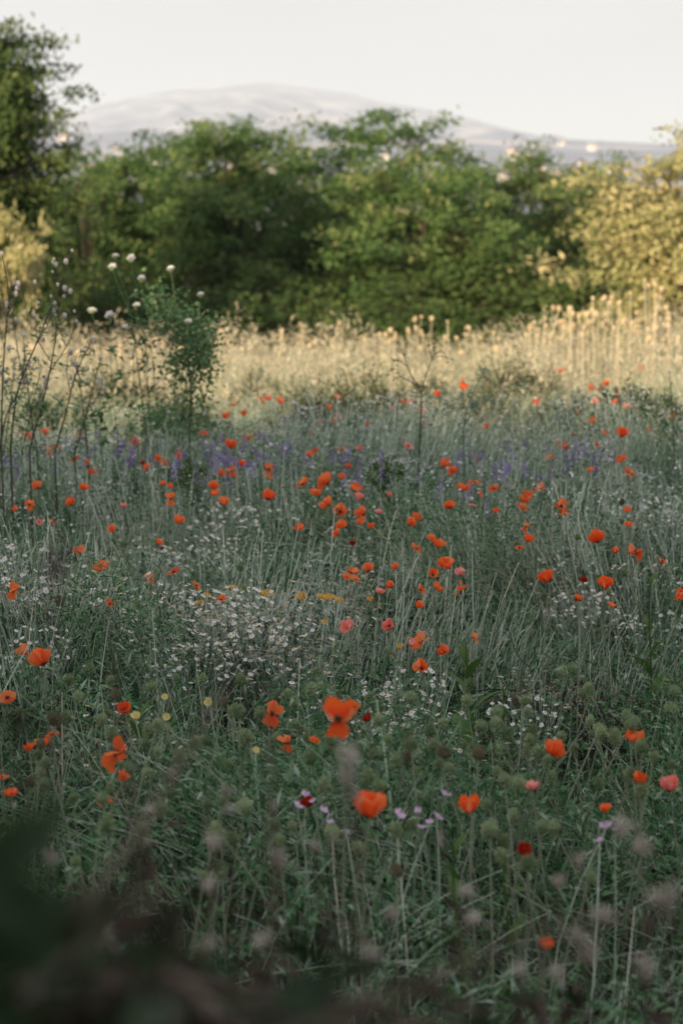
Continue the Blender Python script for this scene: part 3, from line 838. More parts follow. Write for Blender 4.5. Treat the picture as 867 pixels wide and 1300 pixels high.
for i, (px, py) in enumerate(BK):
    pos = at_z(px, py, random.uniform(0.40, 0.56))
    lx, ly = random.gauss(0, 0.11), random.gauss(0, 0.09)
    b = (pos.x - lx, pos.y - ly); zb_ = gz(*b)
    kd = 2 if random.random() < 0.09 else i % 2
    wh = ('up among the thin pale stems' if py < 820 else 'among the lilac pink flowers' if py > 1000 else
          'around the pale yellow flowers' if px < 290 else 'around the largest poppy' if px < 590 else 'around the dark hollow by the brushwood')
    cn = 'brown dried' if kd == 2 else 'green'
    t = thing('burr_plant', f'{cn} bristly seed head on a thin stem {wh}', 'seed head', (b[0], b[1], zb_ - 0.02), f'{cn} burr heads {wh}')
    hz_ = pos.z - zb_ + 0.02
    tt = np.linspace(0, 1, 5)
    P = np.stack([lx * tt ** 1.6, ly * tt ** 1.6, hz_ * tt], -1)
    ms = MB(); tubes(ms, P[None], (0.0018 * np.linspace(1.2, 0.8, 5))[None], 4, random.random())
    link('stem', ms.mesh('burr_stem', M['poppy_stem'], True), t)
    h_ = link('seed_head', BURR[kd], t, (lx, ly, hz_))
    r = random.uniform(0.0105, 0.0175)
    h_.scale = (r, r, r * random.uniform(0.95, 1.2)); h_.rotation_euler = (random.uniform(-0.4, 0.4), random.uniform(-0.4, 0.4), random.uniform(0, 6))


# ------------------------------------------------------------------ chamomile plants
def star(mb, c, R, n, tiltv, mi, rnd, inner=0.62):
    """daisy ray ring: n petals as a notched disc"""
    c = np.asarray(c); nrm = nrmz(np.asarray(tiltv, float)); a = nrmz(np.cross(nrm, [0.3, 0.9, 0.1])); b = np.cross(nrm, a)
    an = np.arange(2 * n) * math.pi / n
    rad = np.where(np.arange(2 * n) % 2 == 0, R, R * inner)
    ring = c + (a[None] * np.cos(an)[:, None] + b[None] * np.sin(an)[:, None]) * rad[:, None] - nrm * R * 0.12
    V = np.concatenate([[c], ring])
    F = [[0, 1 + k, 1 + (k + 1) % (2 * n)] for k in range(2 * n)]
    mb.add(V, F, rnd, mi)


def chamomile_meshes(seed, n=24, R=0.16, H=0.40):
    global rng
    keep = rng; rng = np.random.default_rng(seed)
    a = rng.uniform(0, 6.3, n); q = rng.uniform(0.05, 1, n) ** 0.5 * R
    tip = np.stack([q * np.cos(a), q * np.sin(a), H * rng.uniform(0.78, 1.05, n) - q * 0.4], -1)
    base = tip * np.array([0.15, 0.15, 0.0])
    P = arcs(base, tip[:, 2] / 0.92, (tip - base)[:, :2], 5)
    ms = MB(); tubes(ms, P, 0.0011, 3, rng.uniform(0, 0.7, n))
    k = 620
    i = rng.integers(0, n, k); f = rng.uniform(0.15, 0.93, k)
    pos = base[i] * (1 - f[:, None]) + tip[i] * f[:, None] + rng.normal(size=(k, 3)) * 0.018
    ml = MB(); leaves(ml, pos, rand_dirs(k) + np.array([0, 0, 0.5]), rng.uniform(0.012, 0.03, k), 0.004, rng.uniform(0, 1, k))
    mf, my = MB(), MB()
    for tp in tip:
        tv = np.array([rng.normal() * 0.35, rng.normal() * 0.35 - 0.5, 1.0])
        Rf = rng.uniform(0.0075, 0.0115)
        e = np.array([tp[0], tp[1], tp[2]])
        star(mf, e, Rf, 9, tv, 0, rng.uniform(0, 1))
        ball(my, e + nrmz(tv) * 0.001, Rf * 0.27, 0, rng.uniform(0, 1), 6, 4, 0.7)
    out = (ms.mesh('chamomile_stems', M['stem']), ml.mesh('chamomile_leaves', M['leaf']), mf.mesh('chamomile_petals', M['white']), my.mesh('chamomile_discs', M['yellow']))
    rng = keep
    return out


CH = [chamomile_meshes(40 + i, 60, 0.17, 0.43) for i in range(4)]
CLUMPS = [(320, 793, 58, 19, 28, 'in the white drift before the yellow yarrow'), (245, 665, 60, 24, 9, 'in the drift by the tall vine stalk'), (60, 795, 35, 18, 5, 'below the paired poppies'),
          (790, 590, 70, 26, 13, 'in the drift beside the purple vetch'), (740, 705, 50, 18, 6, 'beneath the winged poppies'), (60, 690, 40, 15, 4, 'by the dead weed stems'),
          (520, 850, 40, 10, 3, 'before the broad green leaves'), (620, 838, 40, 6, 1, 'before the brushwood'), (830, 650, 30, 20, 4, 'along the bare stalk'), (430, 600, 40, 12, 3, 'between upright poppies'),
          (170, 620, 50, 20, 5, 'under the white scabious'), (690, 818, 50, 6, 2, 'behind the brushwood'), (150, 915, 30, 10, 2, 'beside the pale yellow flowers'), (500, 560, 90, 8, 6, 'at the back edge of the meadow'), (650, 565, 60, 12, 6, 'before the feathery green plant')]
for cx, cy, sx, sy, n, wh in CLUMPS:
    for k in range(n):
        px, py = random.gauss(cx, sx), random.gauss(cy, sy)
        pos = at_z(px, py, 0.36)
        t = thing('chamomile_plant', f'bushy chamomile with small white yellow-centred flowers {wh}', 'chamomile', (pos.x, pos.y, gz(pos.x, pos.y) - 0.02), f'chamomile plants {wh}', random.uniform(0, 6.3))
        k_ = random.uniform(0.85, 1.12); t.scale = (k_, k_, k_)
        for nm, me in zip(('stems', 'leaves', 'petals', 'flower_discs'), CH[random.randrange(4)]):
            c_ = link(nm, me, t)
            if nm in ('leaves', 'petals', 'stems', 'flower_discs'):
                c_['kind'] = 'stuff'


# ------------------------------------------------------------------ other flowers
def simple_stem(t, hl, r=0.0018, m='stem', S=5, sway=0.02):
    tt = np.linspace(0, 1, S); w = random.uniform(-sway, sway)
    P = np.stack([hl[0] * tt ** 1.6 + w * np.sin(tt * math.pi), hl[1] * tt ** 1.6, hl[2] * tt], -1)
    ms = MB(); tubes(ms, P[None], (r * np.linspace(1.25, 0.75, S))[None], 4, random.random())
    return link('stem', ms.mesh('flower_stem', M[m], True), t)


def rooted(name, label, cat, px, py, z=None, d=None, group=None, off=0.05):
    pos = at_d(px, py, d) if d else at_z(px, py, z)
    lx, ly = random.gauss(0, off), random.gauss(0, off)
    zb_ = gz(pos.x - lx, pos.y - ly)
    t = thing(name, label, cat, (pos.x - lx, pos.y - ly, zb_ - 0.02), group)
    return t, Vector((lx, ly, pos.z - zb_ + 0.02))


# yarrow: flat ochre flower plates
mb = MB()
for k in range(46):
    a, q = random.uniform(0, 6.3), random.uniform(0, 1) ** 0.5
    ball(mb, (q * math.cos(a), q * math.sin(a), 0.10 - 0.18 * q * q + random.uniform(-0.05, 0.05)), 0.13, 0, random.random(), 5, 3, 0.8)
YAR = mb.mesh('yarrow_plate', M['ochre'], True)
for px, py, w in [(264,755,9),(254,765,10),(296,745,10),(339,753,14),(383,757,13),(408,757,10),(418,758,14),(431,761,11),(470,760,8),(412,789,8),(508,820,9),(452,735,10)]:
    t, hl = rooted('yarrow', 'ochre yellow yarrow with a flat flower plate above the white chamomile drift', 'yarrow', px, py, 0.44, None, 'ochre yarrow plants')
    simple_stem(t, hl, 0.002)
    h_ = link('flower_plate', YAR, t, hl); r = w / FPX * (t.location.y + hl.y) * 0.62; h_.scale = (r, r, r); h_.rotation_euler = (random.uniform(0.2, 0.7), random.uniform(-0.3, 0.3), 0)


def petal5(name, material, n=5, w=0.75, open_a=0.35):
    return [petal_mesh(name, 1.0, k * 2 * math.pi / n, open_a, 0.15, w, 300 + k, material, 0.0, 0.3) for k in range(n)]


PY = petal5('pale_petal', M['pale_yellow'], 5, 0.7, 0.6)
for px, py, w in [(209,886,12),(212,911,13),(265,892,15),(172,912,18),(324,955,14)]:
    t, hl = rooted('scabious_flower', 'pale yellow open flower on a thin stem among burr heads', 'flower', px, py, 0.47, None, 'pale yellow flowers')
    simple_stem(t, hl)
    q = (random.uniform(0.5, 1.3), random.uniform(-0.5, 0.5), 0); r = w / FPX * t.location.y * 0.5
    for me in PY:
        c_ = link('petal', me, t, hl); c_.rotation_euler = q; c_.scale = (r, r, r)
PP = petal5('pink_petal', M['pink'], 5, 0.42, 0.45)
for px, py, w in [(564,1010,15),(505,1036,17),(530,1030,10),(554,1039,16),(546,1045,11),(504,1057,13),(440,1058,10),(769,1052,18),(761,1069,12),(387,1010,12),(377,1025,14),(410,1030,12),(398,1018,9),(420,1045,10),(536,1052,12),(780,1055,9)]:
    t, hl = rooted('mallow_flower', 'small lilac pink five-petalled flower low in the near meadow', 'flower', px, py, 0.48, None, 'lilac pink flowers')
    simple_stem(t, hl)
    q = (random.uniform(0.0, 0.8), random.uniform(-0.6, 0.6), random.uniform(0, 6)); r = w / FPX * t.location.y * 0.62
    for me in PP:
        c_ = link('petal', me, t, hl); c_.rotation_euler = q; c_.scale = (r, r, r)


# vetch spikes
def vetch_mesh(seed):
    global rng
    keep = rng; rng = np.random.default_rng(seed)
    k = 44
    f = rng.uniform(0, 1, k); a = rng.uniform(0, 6.3, k); rad = 0.011 * (1.1 - 0.75 * f)
    pos = np.stack([rad * np.cos(a) * 0.4, rad * np.sin(a) * 0.4, (f - 1) * 0.075], -1)
    mb = MB(); leaves(mb, pos, np.stack([np.cos(a), np.sin(a), rng.uniform(-0.3, 0.5, k)], -1), 0.014 * (1.15 - 0.6 * f), 0.009, rng.uniform(0, 1, k))
    rng = keep
    return mb.mesh('vetch_florets', M['purple'])


VT = [vetch_mesh(s_) for s_ in (1, 2, 3)]
for cx, cy, sx, sy, n in ((250, 568, 38, 14, 46), (140, 562, 45, 12, 24), (370, 556, 26, 10, 18), (455, 582, 40, 12, 16), (560, 610, 30, 18, 8), (640, 575, 30, 14, 16), (730, 572, 26, 16, 16), (20, 565, 20, 8, 6), (330, 585, 30, 10, 8)):
    wh = 'at the foot of the vine stalk' if 200 < cx < 300 else 'under the white scabious' if cx == 140 else 'by the dead weed stems' if cx == 20 else 'left of the umbel stalk' if cx < 500 else 'around the feathery plant' if cx < 700 else 'by the sage sprig'
    wh = 'between the vine stalk and the umbel stalk' if wh.startswith('left') else wh
    for _ in range(n):
        t, hl = rooted('vetch_plant', f'slender vetch with a purple flower spike {wh}', 'vetch', random.gauss(cx, sx), random.gauss(cy, sy), random.uniform(0.42, 0.54), None, f'purple vetch spikes {wh}')
        simple_stem(t, hl, 0.0016)
        f_ = link('flower_spike', VT[random.randrange(3)], t, hl); f_.rotation_euler = (random.gauss(0, 0.4), random.gauss(0, 0.4), random.uniform(0, 6)); k_ = random.uniform(0.85, 1.4); f_.scale = (k_, k_, k_)

# dry seed stalks standing in the sunlit grass
mb = MB(); ball(mb, (0, 0, 0), 0.8, 0, 0.4, 8, 6, 1.15, 0.08)
dd_ = rand_dirs(90); tubes(mb, np.stack([dd_ * 0.7, dd_ * 1.1], 1), np.array([[0.12, 0.03]]), 3, rng.uniform(0.3, 1, 90))
SEED = mb.mesh('seed_ball', M['seed'])
sr = random.Random(3)
stalks = []
for _ in range(52):
    px = sr.uniform(270, 640); stalks.append((px, sr.triangular(405, 450, 432), sr.uniform(21.5, 25)))
for _ in range(62):
    px = sr.triangular(600, 890, 830); top_ = 440 - 75 * max(0, min(1, (px - 600) / 200)); stalks.append((px, sr.triangular(top_ - 14, 452, top_ + 14), sr.uniform(20, 24)))
for _ in range(30):
    px = sr.uniform(-10, 270); stalks.append((px, sr.triangular(425, 468, 448), sr.uniform(20.5, 25)))
for px, py, d in [(527,405,24),(535,402,24),(548,404,24),(568,408,23),(431,410,25),(752,378,22),(764,380,22),(773,384,22.5),(800,372,22),(818,356,21),(823,362,21),(832,376,21.5),(845,390,22),(716,408,23),(740,397,22.5)]:
    stalks.append((px, py, d))
for px, py, d in stalks:
    pl = ('in the tallest stand beside the golden tree' if px > 640 else 'along the dry grass before the robinias' if px > 270 else 'in the dry grass behind the vine stalk')
    t, hl = rooted('seed_stalk', f'dry stalk with round seed head {pl}', 'seed stalk', px, py, None, d, f'dry seed stalks {pl}', 0.06)
    simple_stem(t, hl, 0.0058, 'straw')
    h_ = link('seed_head', SEED, t, hl); r = sr.uniform(0.014, 0.027); h_.scale = (r, r, r * sr.uniform(0.9, 1.5)); h_.rotation_euler = (sr.uniform(-0.5, 0.5), sr.uniform(-0.5, 0.5), sr.uniform(0, 6))


# ------------------------------------------------------------------ low shrubs of the middle strip
def shrub_meshes(seed, W, H, material):
    global rng
    keep = rng; rng = np.random.default_rng(seed)
    n = 60
    a = rng.uniform(0, 6.3, n); q = rng.uniform(0, 1, n) ** 0.5
    tip = np.stack([q * np.cos(a) * W, q * np.sin(a) * W * 0.7, H * (1 - 0.55 * q * q) * rng.uniform(0.75, 1.1, n)], -1)
    mt = MB(); tubes(mt, arcs(tip * np.array([0.2, 0.2, 0]), tip[:, 2] / 0.92, tip[:, :2] * 0.8, 4), 0.003, 3)
    k = 5200
    i = rng.integers(0, n, k); f = rng.uniform(0.2, 1.03, k)
    pos = tip[i] * np.stack([0.2 + 0.8 * f, 0.2 + 0.8 * f, f], -1) + rng.normal(size=(k, 3)) * 0.03
    ml = MB(); leaves(ml, pos, rand_dirs(k) + np.array([0, 0, 0.4]), rng.uniform(0.02, 0.05, k), 0.014, rng.uniform(0, 1, k))
    rng = keep
    return mt.mesh('shrub_stems', M['dead_stem']), ml.mesh('shrub_leaves', material)


SH = [shrub_meshes(3, 0.50, 0.50, M['shrub']), shrub_meshes(4, 0.36, 0.44, M['leaf'])]
for px, d, k, s_, lb in [(400, 17.6, 0, 0.85, 'low olive brown shrub in the strip before the dry grass'), (470, 17.9, 0, 0.95, 'wider olive shrub beside the bare umbel stalk'), (795, 17.4, 1, 1.0, 'low dark green shrub among the far poppies'),
                         (840, 17.2, 1, 0.9, 'low dark green shrub behind the bare stalk'), (610, 18.2, 0, 0.7, 'small olive shrub behind the feathery green plant'), (690, 17.5, 0, 0.7, 'small olive shrub below the tall straw'), (330, 19.6, 0, 0.75, 'olive green shrub at the near edge of the dry grass'), (545, 19.8, 1, 0.8, 'green shrub in the dry grass behind the umbel stalk'), (655, 19.5, 0, 0.9, 'olive green shrub at the foot of the tallest seed stalks'), (150, 19.4, 0, 0.8, 'olive green shrub in the dry grass behind the scabious'), (225, 17.2, 0, 0.8, 'olive shrub at the foot of the vine stalk'), (60, 17.2, 1, 0.8, 'dark shrub behind the dead weed stems')]:
    x = at_d(px, 278, d).x
    t = thing('low_shrub', lb, 'shrub', (x, d, gz(x, d) - 0.02), 'low shrubs of the middle strip', px * 0.1)
    t.scale = (s_ * 1.1, s_ * 1.1, s_ * 1.35)
    link('stems', SH[k][0], t); link('leaves', SH[k][1], t)['kind'] = 'stuff'

# ------------------------------------------------------------------ tall white scabious (upper left)
mb = MB(); ball(mb, (0, 0, -0.15), 0.7, 1, 0.4, 8, 5, 0.7)
dv = rand_dirs(120); dv[:, 2] = np.abs(dv[:, 2]) * 0.8 + 0.05
leaves(mb, dv * 0.35, dv, rng.uniform(0.55, 0.8, 120), 0.42, rng.uniform(0, 1, 120), 0)
SCAB = mb.mesh('scabious_head', [M['thistle_white'], M['burr']])


def path_px(pts, d, S=10, dd=0.0):
    """smooth 3D path through pixel-read points at roughly distance d"""
    Pn = np.array([at_d(px, py, d + dd * i) for i, (px, py) in enumerate(pts)])
    n = len(Pn); tq = np.linspace(0, n - 1, S); out = []
    for q in tq:
        i = min(int(q), n - 2); f = q - i
        p0, p1, p2, p3 = Pn[max(i - 1, 0)], Pn[i], Pn[i + 1], Pn[min(i + 2, n - 1)]
        out.append(0.5 * (2 * p1 + (p2 - p0) * f + (2 * p0 - 5 * p1 + 4 * p2 - p3) * f * f + (3 * p1 - p0 - 3 * p2 + p3) * f ** 3))
    return np.array(out)


def stem_thing(name, label, cat, base_px, d, group=None):
    b = at_d(base_px, 278, d)
    zb_ = gz(b.x, d)
    return thing(name, label, cat, (b.x, d, zb_ - 0.02), group), np.array([b.x, d, zb_ - 0.02])


def tall_stem(t, org, pts, d, r, m, S=12, name='stem', dd=0.0, root=True, rn=None):
    P = path_px(pts, d, S, dd)
    if root:
        P = np.concatenate([[org], P])
    P = P - org
    ms = MB(); tubes(ms, P[None], np.linspace(r, r * 0.5, len(P))[None], 4, random.random() if rn is None else rn)
    return link(name, ms.mesh(name, M[m], True), t), P


SC_HEADS = [[(185, 560), (176, 470), (165, 390), (150, 345), (147, 326)], [(190, 560), (188, 470), (178, 380), (168, 345), (167, 329)], [(188, 560), (178, 480), (165, 400), (150, 360), (143, 340)],
            [(215, 560), (224, 480), (226, 410), (221, 370), (217, 342)], [(200, 560), (196, 470), (188, 400), (182, 375), (180, 355)], [(232, 560), (246, 480), (252, 420), (254, 390), (255, 375)],
            [(195, 560), (186, 480), (178, 430), (174, 405), (174, 389)], [(120, 560), (130, 480), (126, 430), (119, 405), (117, 395)], [(225, 560), (236, 490), (240, 440), (239, 420), (239, 409)], [(150, 560), (142, 490), (141, 440), (142, 415), (140, 402)], [(160, 560), (168, 500), (170, 450), (172, 430), (160, 416)]]
for i, pts in enumerate(SC_HEADS):
    d = 12.6 + (i % 4) * 0.35
    t, org = stem_thing('white_scabious', 'tall scabious with a white domed flower head near the vine stalk', 'flower', pts[0][0], d, 'tall white scabious')
    _, P = tall_stem(t, org, pts, d, 0.0024, 'vine_leaf')
    h_ = link('flower_head', SCAB, t, P[-1]); r = random.uniform(0.021, 0.031); h_.scale = (r, r * random.uniform(0.8, 1.1), r * random.uniform(0.75, 1.3)); h_.rotation_euler = (random.uniform(-0.3, 0.3), random.uniform(-0.3, 0.3), 0)
    k = 14
    pi = rng.integers(2, len(P) - 3, k)
    ml = MB(); leaves(ml, P[pi], rand_dirs(k, 0.5) + np.array([0, 0, 0.4]), rng.uniform(0.03, 0.08, k), 0.014, rng.uniform(0, 1, k))
    link('leaves', ml.mesh('scabious_leaves', M['leaf']), t)

# ------------------------------------------------------------------ vine stalk
t, org = stem_thing('vine_stalk', 'leafy bindweed vine climbing a leaning dry stalk above the meadow', 'vine', 240, 13.3)
tall_stem(t, org, [(240, 560), (243, 500), (238, 450), (222, 405), (195, 372), (180, 350)], 13.3, 0.007, 'dead_stem')
cl_px = [(245, 425, 24, 22, 420), (228, 408, 24, 16, 260), (255, 450, 13, 18, 220), (238, 455, 20, 14, 180), (215, 400, 14, 16, 140), (200, 385, 12, 14, 90), (240, 490, 20, 16, 90), (246, 515, 20, 12, 90), (262, 430, 16, 26, 110), (195, 372, 14, 16, 80), (182, 420, 16, 24, 60), (225, 465, 14, 12, 90), (235, 540, 30, 14, 240), (262, 470, 12, 20, 120), (205, 525, 24, 12, 120), (185, 540, 30, 10, 100)]
pos = []
for cx, cy, sx, sy, n in cl_px:
    for _ in range(n):
        p = at_d(random.gauss(cx, sx * 0.75), random.gauss(cy, sy * 0.75), 13.3 + random.gauss(0, 0.09)); pos.append(p)
pos = np.array(pos) - org; k = len(pos)
ml = MB(); leaves(ml, pos, rand_dirs(k, 0.6) + np.array([0, -0.3, -0.3]), rng.uniform(0.018, 0.036, k), rng.uniform(0.014, 0.026, k), rng.uniform(0, 1, k), 0, rand_dirs(k) + np.array([0, -0.8, 0.6]))
link('leaves', ml.mesh('vine_leaves', M['vine_leaf']), t)['kind'] = 'stuff'
for pts in ([(246, 560), (262, 500), (268, 455), (255, 420), (235, 408)], [(236, 560), (222, 510), (226, 460), (246, 440), (262, 470)], [(240, 530), (205, 470), (190, 462)]):
    tall_stem(t, org, pts, 13.3, 0.003, 'vine_leaf', 10, 'tendril', 0.0, pts[0][1] > 555)

# low bindweed shoots across the foot of the scabious
for pts, lb in [([(95, 565), (110, 530), (150, 515), (190, 528), (205, 545)], 'trailing bindweed shoot arching low beneath the white scabious'), ([(130, 570), (128, 525), (140, 500), (150, 470), (142, 440)], 'upright bindweed shoot with dark leaves beneath the white scabious')]:
    t, org = stem_thing('bindweed_shoot', lb, 'vine', pts[0][0], 12.2)
    _, P = tall_stem(t, org, pts, 12.2, 0.003, 'vine_leaf', 16)
    k = 46; pi = rng.integers(2, len(P), k)
    ml = MB(); leaves(ml, P[pi] + rng.normal(size=(k, 3)) * 0.015, rand_dirs(k, 0.6), rng.uniform(0.03, 0.06, k), rng.uniform(0.02, 0.035, k), rng.uniform(0, 1, k))
    link('leaves', ml.mesh('shoot_leaves', M['vine_leaf']), t)

# ------------------------------------------------------------------ dead weed stems on the left
bud = MB(); ball(bud, (0, 0, 0), 1, 0, 0.9, 6, 5, 1.3, 0.15)
dq = rand_dirs(24); tubes(bud, np.stack([dq * 0.8, dq * 1.35], 1), np.array([[0.2, 0.04]]), 3, 0.8)
BUD = bud.mesh('dry_bud', M['fluff'])
WEEDS = [([(14, 570), (22, 500), (45, 440), (62, 400), (70, 385)], [[(45, 440), (62, 410), (67, 390)], [(56, 412), (72, 375), (83, 340), (92, 318)], [(62, 400), (75, 360), (74, 335), (68, 333)], [(30, 478), (22, 440), (18, 400), (19, 360)]], 'branched dead brown weed stem with pale bristly buds by the tall tree'),
         ([(38, 570), (55, 510), (66, 460), (72, 420), (70, 400)], [[(62, 475), (90, 430), (95, 395)], [(66, 460), (48, 430), (45, 395), (45, 358)], [(70, 430), (80, 385), (83, 366)]], 'leaning dead weed stem beside the branched one'),
         ([(2, 570), (4, 480), (8, 420), (12, 375), (3, 322)], [[(6, 440), (-4, 400), (-6, 370)], [(10, 400), (20, 380), (24, 360)]], 'straight pale dead weed stem with a lilac-grey tip'),
         ([(70, 575), (85, 520), (95, 480), (108, 450), (118, 430)], [[(90, 500), (85, 470), (88, 450)], [(98, 475), (96, 455), (104, 445)]], 'thin bent dead weed stem before the dry grass'),
         ([(-2, 580), (8, 530), (22, 500), (30, 470), (32, 440)], [[(15, 515), (5, 495), (2, 470)], [(25, 490), (40, 470), (46, 455)]], 'short dark dead weed stem near the base of the taller ones')]
for k_, (bx_, tx_, ty_, lb) in enumerate([(48, 30, 425, 'thin wiry dead weed bending towards the tall dark tree'), (95, 128, 455, 'wiry dead weed leaning towards the scabious'), (112, 100, 470, 'low twiggy dead weed beside the bindweed shoot'), (28, 52, 470, 'low twiggy dead weed between the taller dead stems'), (5, 20, 455, 'low wiry dead weed at the foot of the pale stem')]):
    mx_ = (bx_ + tx_) / 2
    WEEDS.append(([(bx_, 575), (mx_, 520 + k_), (tx_, ty_)], [[(mx_, 525), (mx_ + 14, 500), (mx_ + 20, 480)], [(mx_ + (tx_ - mx_) * 0.5, 495), (mx_ - 10, 480), (mx_ - 14, 462)]], lb))
for i, (main, subs, lb) in enumerate(WEEDS):
    d = 10.6 + 0.22 * i
    t, org = stem_thing('dead_weed', lb, 'dead weed', main[0][0], d, None)
    _, P = tall_stem(t, org, main, d, 0.0042, 'dead_stem', 14, rn=0.5)
    tips = [P[-1]]
    for sb_ in subs:
        _, Q = tall_stem(t, org, sb_, d, 0.0024, 'dead_stem', 8, 'branch', 0.02, False, 0.8); tips.append(Q[-1])
        for q in (0.35, 0.6, 0.8):
            pnt = Q[int(q * 7)]; tips.append(pnt + np.array([random.gauss(0, 0.02), random.gauss(0, 0.02), 0.015]))
            ms = MB(); tubes(ms, np.array([[pnt, tips[-1]]]), 0.0012, 3, 0.7); link('twig', ms.mesh('twig', M['dead_stem']), t)
    for j, q in enumerate(tips):
        b_ = link('seed_bud', BUD, t, q); r = random.uniform(0.005, 0.011); b_.scale = (r, r, r)
    k = 80; pi = rng.integers(1, len(P) - 2, k)
    ml = MB(); leaves(ml, P[pi] + rng.normal(size=(k, 3)) * 0.028, rand_dirs(k, 0.5), rng.uniform(0.02, 0.05, k), 0.012, rng.uniform(0, 1, k))
    link('leaves', ml.mesh('weed_leaves', M['vine_leaf']), t)

# ------------------------------------------------------------------ bare umbel stalk and feathery plant
d = 12.0
t, org = stem_thing('umbel_stalk', 'bare dark forked umbel stalk standing above the meadow flowers', 'dry stalk', 531, d)
_, P = tall_stem(t, org, [(531, 600), (533, 550), (535, 510), (535, 498)], d, 0.0045, 'dead_stem', 8, rn=0.3)
for pts in ([(535, 498), (541, 475), (548, 455), (553, 440)], [(535, 498), (524, 480), (517, 465), (513, 452)], [(530, 490), (516, 482), (500, 472)], [(548, 455), (560, 445), (570, 460)], [(548, 455), (545, 445), (543, 438)], [(517, 465), (506, 458), (496, 455)], [(548, 458), (558, 452), (576, 457)]):
    tall_stem(t, org, pts, d, 0.0024, 'dead_stem', 6, 'branch', 0.0, False, 0.3)
sd_px = [(500, 472), (496, 476), (503, 468), (494, 473), (505, 478), (513, 452), (507, 456), (553, 437), (545, 440), (497, 456), (570, 460), (502, 480)]
ml = MB(); pp = np.array([at_d(a, b, d) for a, b in sd_px]) - org
leaves(ml, pp, rand_dirs(len(pp)) + np.array([-0.4, 0, -0.2]), 0.03, 0.010, 0.3)
leaves(ml, pp + 0.01, rand_dirs(len(pp)) + np.array([-0.4, 0, 0.3]), 0.022, 0.008, 0.3)
link('seeds', ml.mesh('umbel_seeds', M['dead_leaf']), t)


def feathery(name, label, base, main, subs, d, m, nleaf, L, W):
    t, org = stem_thing(name, label, 'plant', base, d)
    paths = [tall_stem(t, org, main, d, 0.004, m, 14)[1]]
    for sb_ in subs:
        paths.append(tall_stem(t, org, sb_, d, 0.002, m, 10, 'branch', 0.02, False)[1])
    pts = np.concatenate([p[2:] for p in paths]); k = nleaf
    pi = rng.integers(0, len(pts), k)
    ml = MB(); leaves(ml, pts[pi] + rng.normal(size=(k, 3)) * 0.012, rand_dirs(k, 0.7) + np.array([0, 0, 0.3]), L * rng.uniform(0.6, 1.4, k), W, rng.uniform(0, 1, k))
    link('leaves', ml.mesh('feather_leaves', M[m]), t)['kind'] = 'stuff'


feathery('feathery_plant', 'feathery blue-green plant beside the bare umbel stalk', 590, [(590, 600), (588, 550), (592, 520), (602, 495), (613, 472)],
         [[(588, 545), (570, 528), (553, 525), (541, 540)], [(590, 530), (575, 515), (563, 512)], [(592, 520), (605, 512), (622, 505)], [(588, 555), (610, 535), (628, 520), (645, 495)], [(589, 545), (600, 520), (590, 500), (581, 512)], [(600, 545), (640, 540), (655, 510), (662, 492)]], 12.2, 'grey_leaf', 420, 0.03, 0.008)
feathery('sage_sprig', 'upright grey-green leafy sprig behind the purple vetch', 720, [(720, 600), (724, 550), (728, 520), (732, 500)], [[(724, 545), (712, 530), (705, 515)], [(726, 535), (738, 520), (742, 506)]], 12.6, 'grey_leaf', 220, 0.035, 0.011)
feathery('lime_herb', 'yellow-green leafy herb between the vetch and the upright poppies', 490, [(500, 660), (492, 630), (488, 605), (496, 590)], [[(492, 630), (478, 615), (470, 605)], [(490, 615), (505, 602), (512, 598)], [(489, 610), (480, 598), (476, 592)]], 11.6, 'bright_leaf', 260, 0.03, 0.013)
feathery('lime_herb', 'yellow-green leafy herb beneath the vetch near the vine stalk', 235, [(240, 650), (238, 620), (236, 600), (240, 588)], [[(238, 620), (224, 606), (216, 600)], [(238, 612), (250, 600), (258, 598)]], 11.8, 'bright_leaf', 240, 0.03, 0.013)

t, org = stem_thing('bare_stalk', 'single thin dark stalk with a tiny bud before the low dark shrubs', 'dry stalk', 855, 12.6)
_, P = tall_stem(t, org, [(856, 600), (854, 540), (851, 500), (849, 472)], 12.6, 0.0026, 'dead_stem', 8, rn=0.1)
b_ = link('seed_bud', BUD, t, P[-1]); b_.scale = (0.006,) * 3

# ------------------------------------------------------------------ broad-leaved green plant and brushwood (right middle)
def leaf_mesh(name, material, L=1.0, W=0.3, S=7):
    mb = MB()
    tq = np.linspace(0, 1, S); w = W * np.sin(np.pi * np.clip(tq, 0.02, 0.985) ** 0.8) * 0.5
    z = 0.06 * np.sin(tq * math.pi) - 0.18 * tq ** 2
    V = np.concatenate([np.stack([tq * L, w, z + 0.35 * w], -1), np.stack([tq * L, 0 * tq, z], -1), np.stack([tq * L, -w, z + 0.35 * w], -1)])
    i = np.arange(S - 1)
    F = np.concatenate([np.stack([i, i + S, i + S + 1, i + 1], -1), np.stack([i + S, i + 2 * S, i + 2 * S + 1, i + S + 1], -1)])
    mb.add(V, F, np.concatenate([np.linspace(0.2, 0.6, S)] * 3))
    return mb.mesh(name, material, True)


BL = leaf_mesh('broad_leaf', M['bright_leaf'])


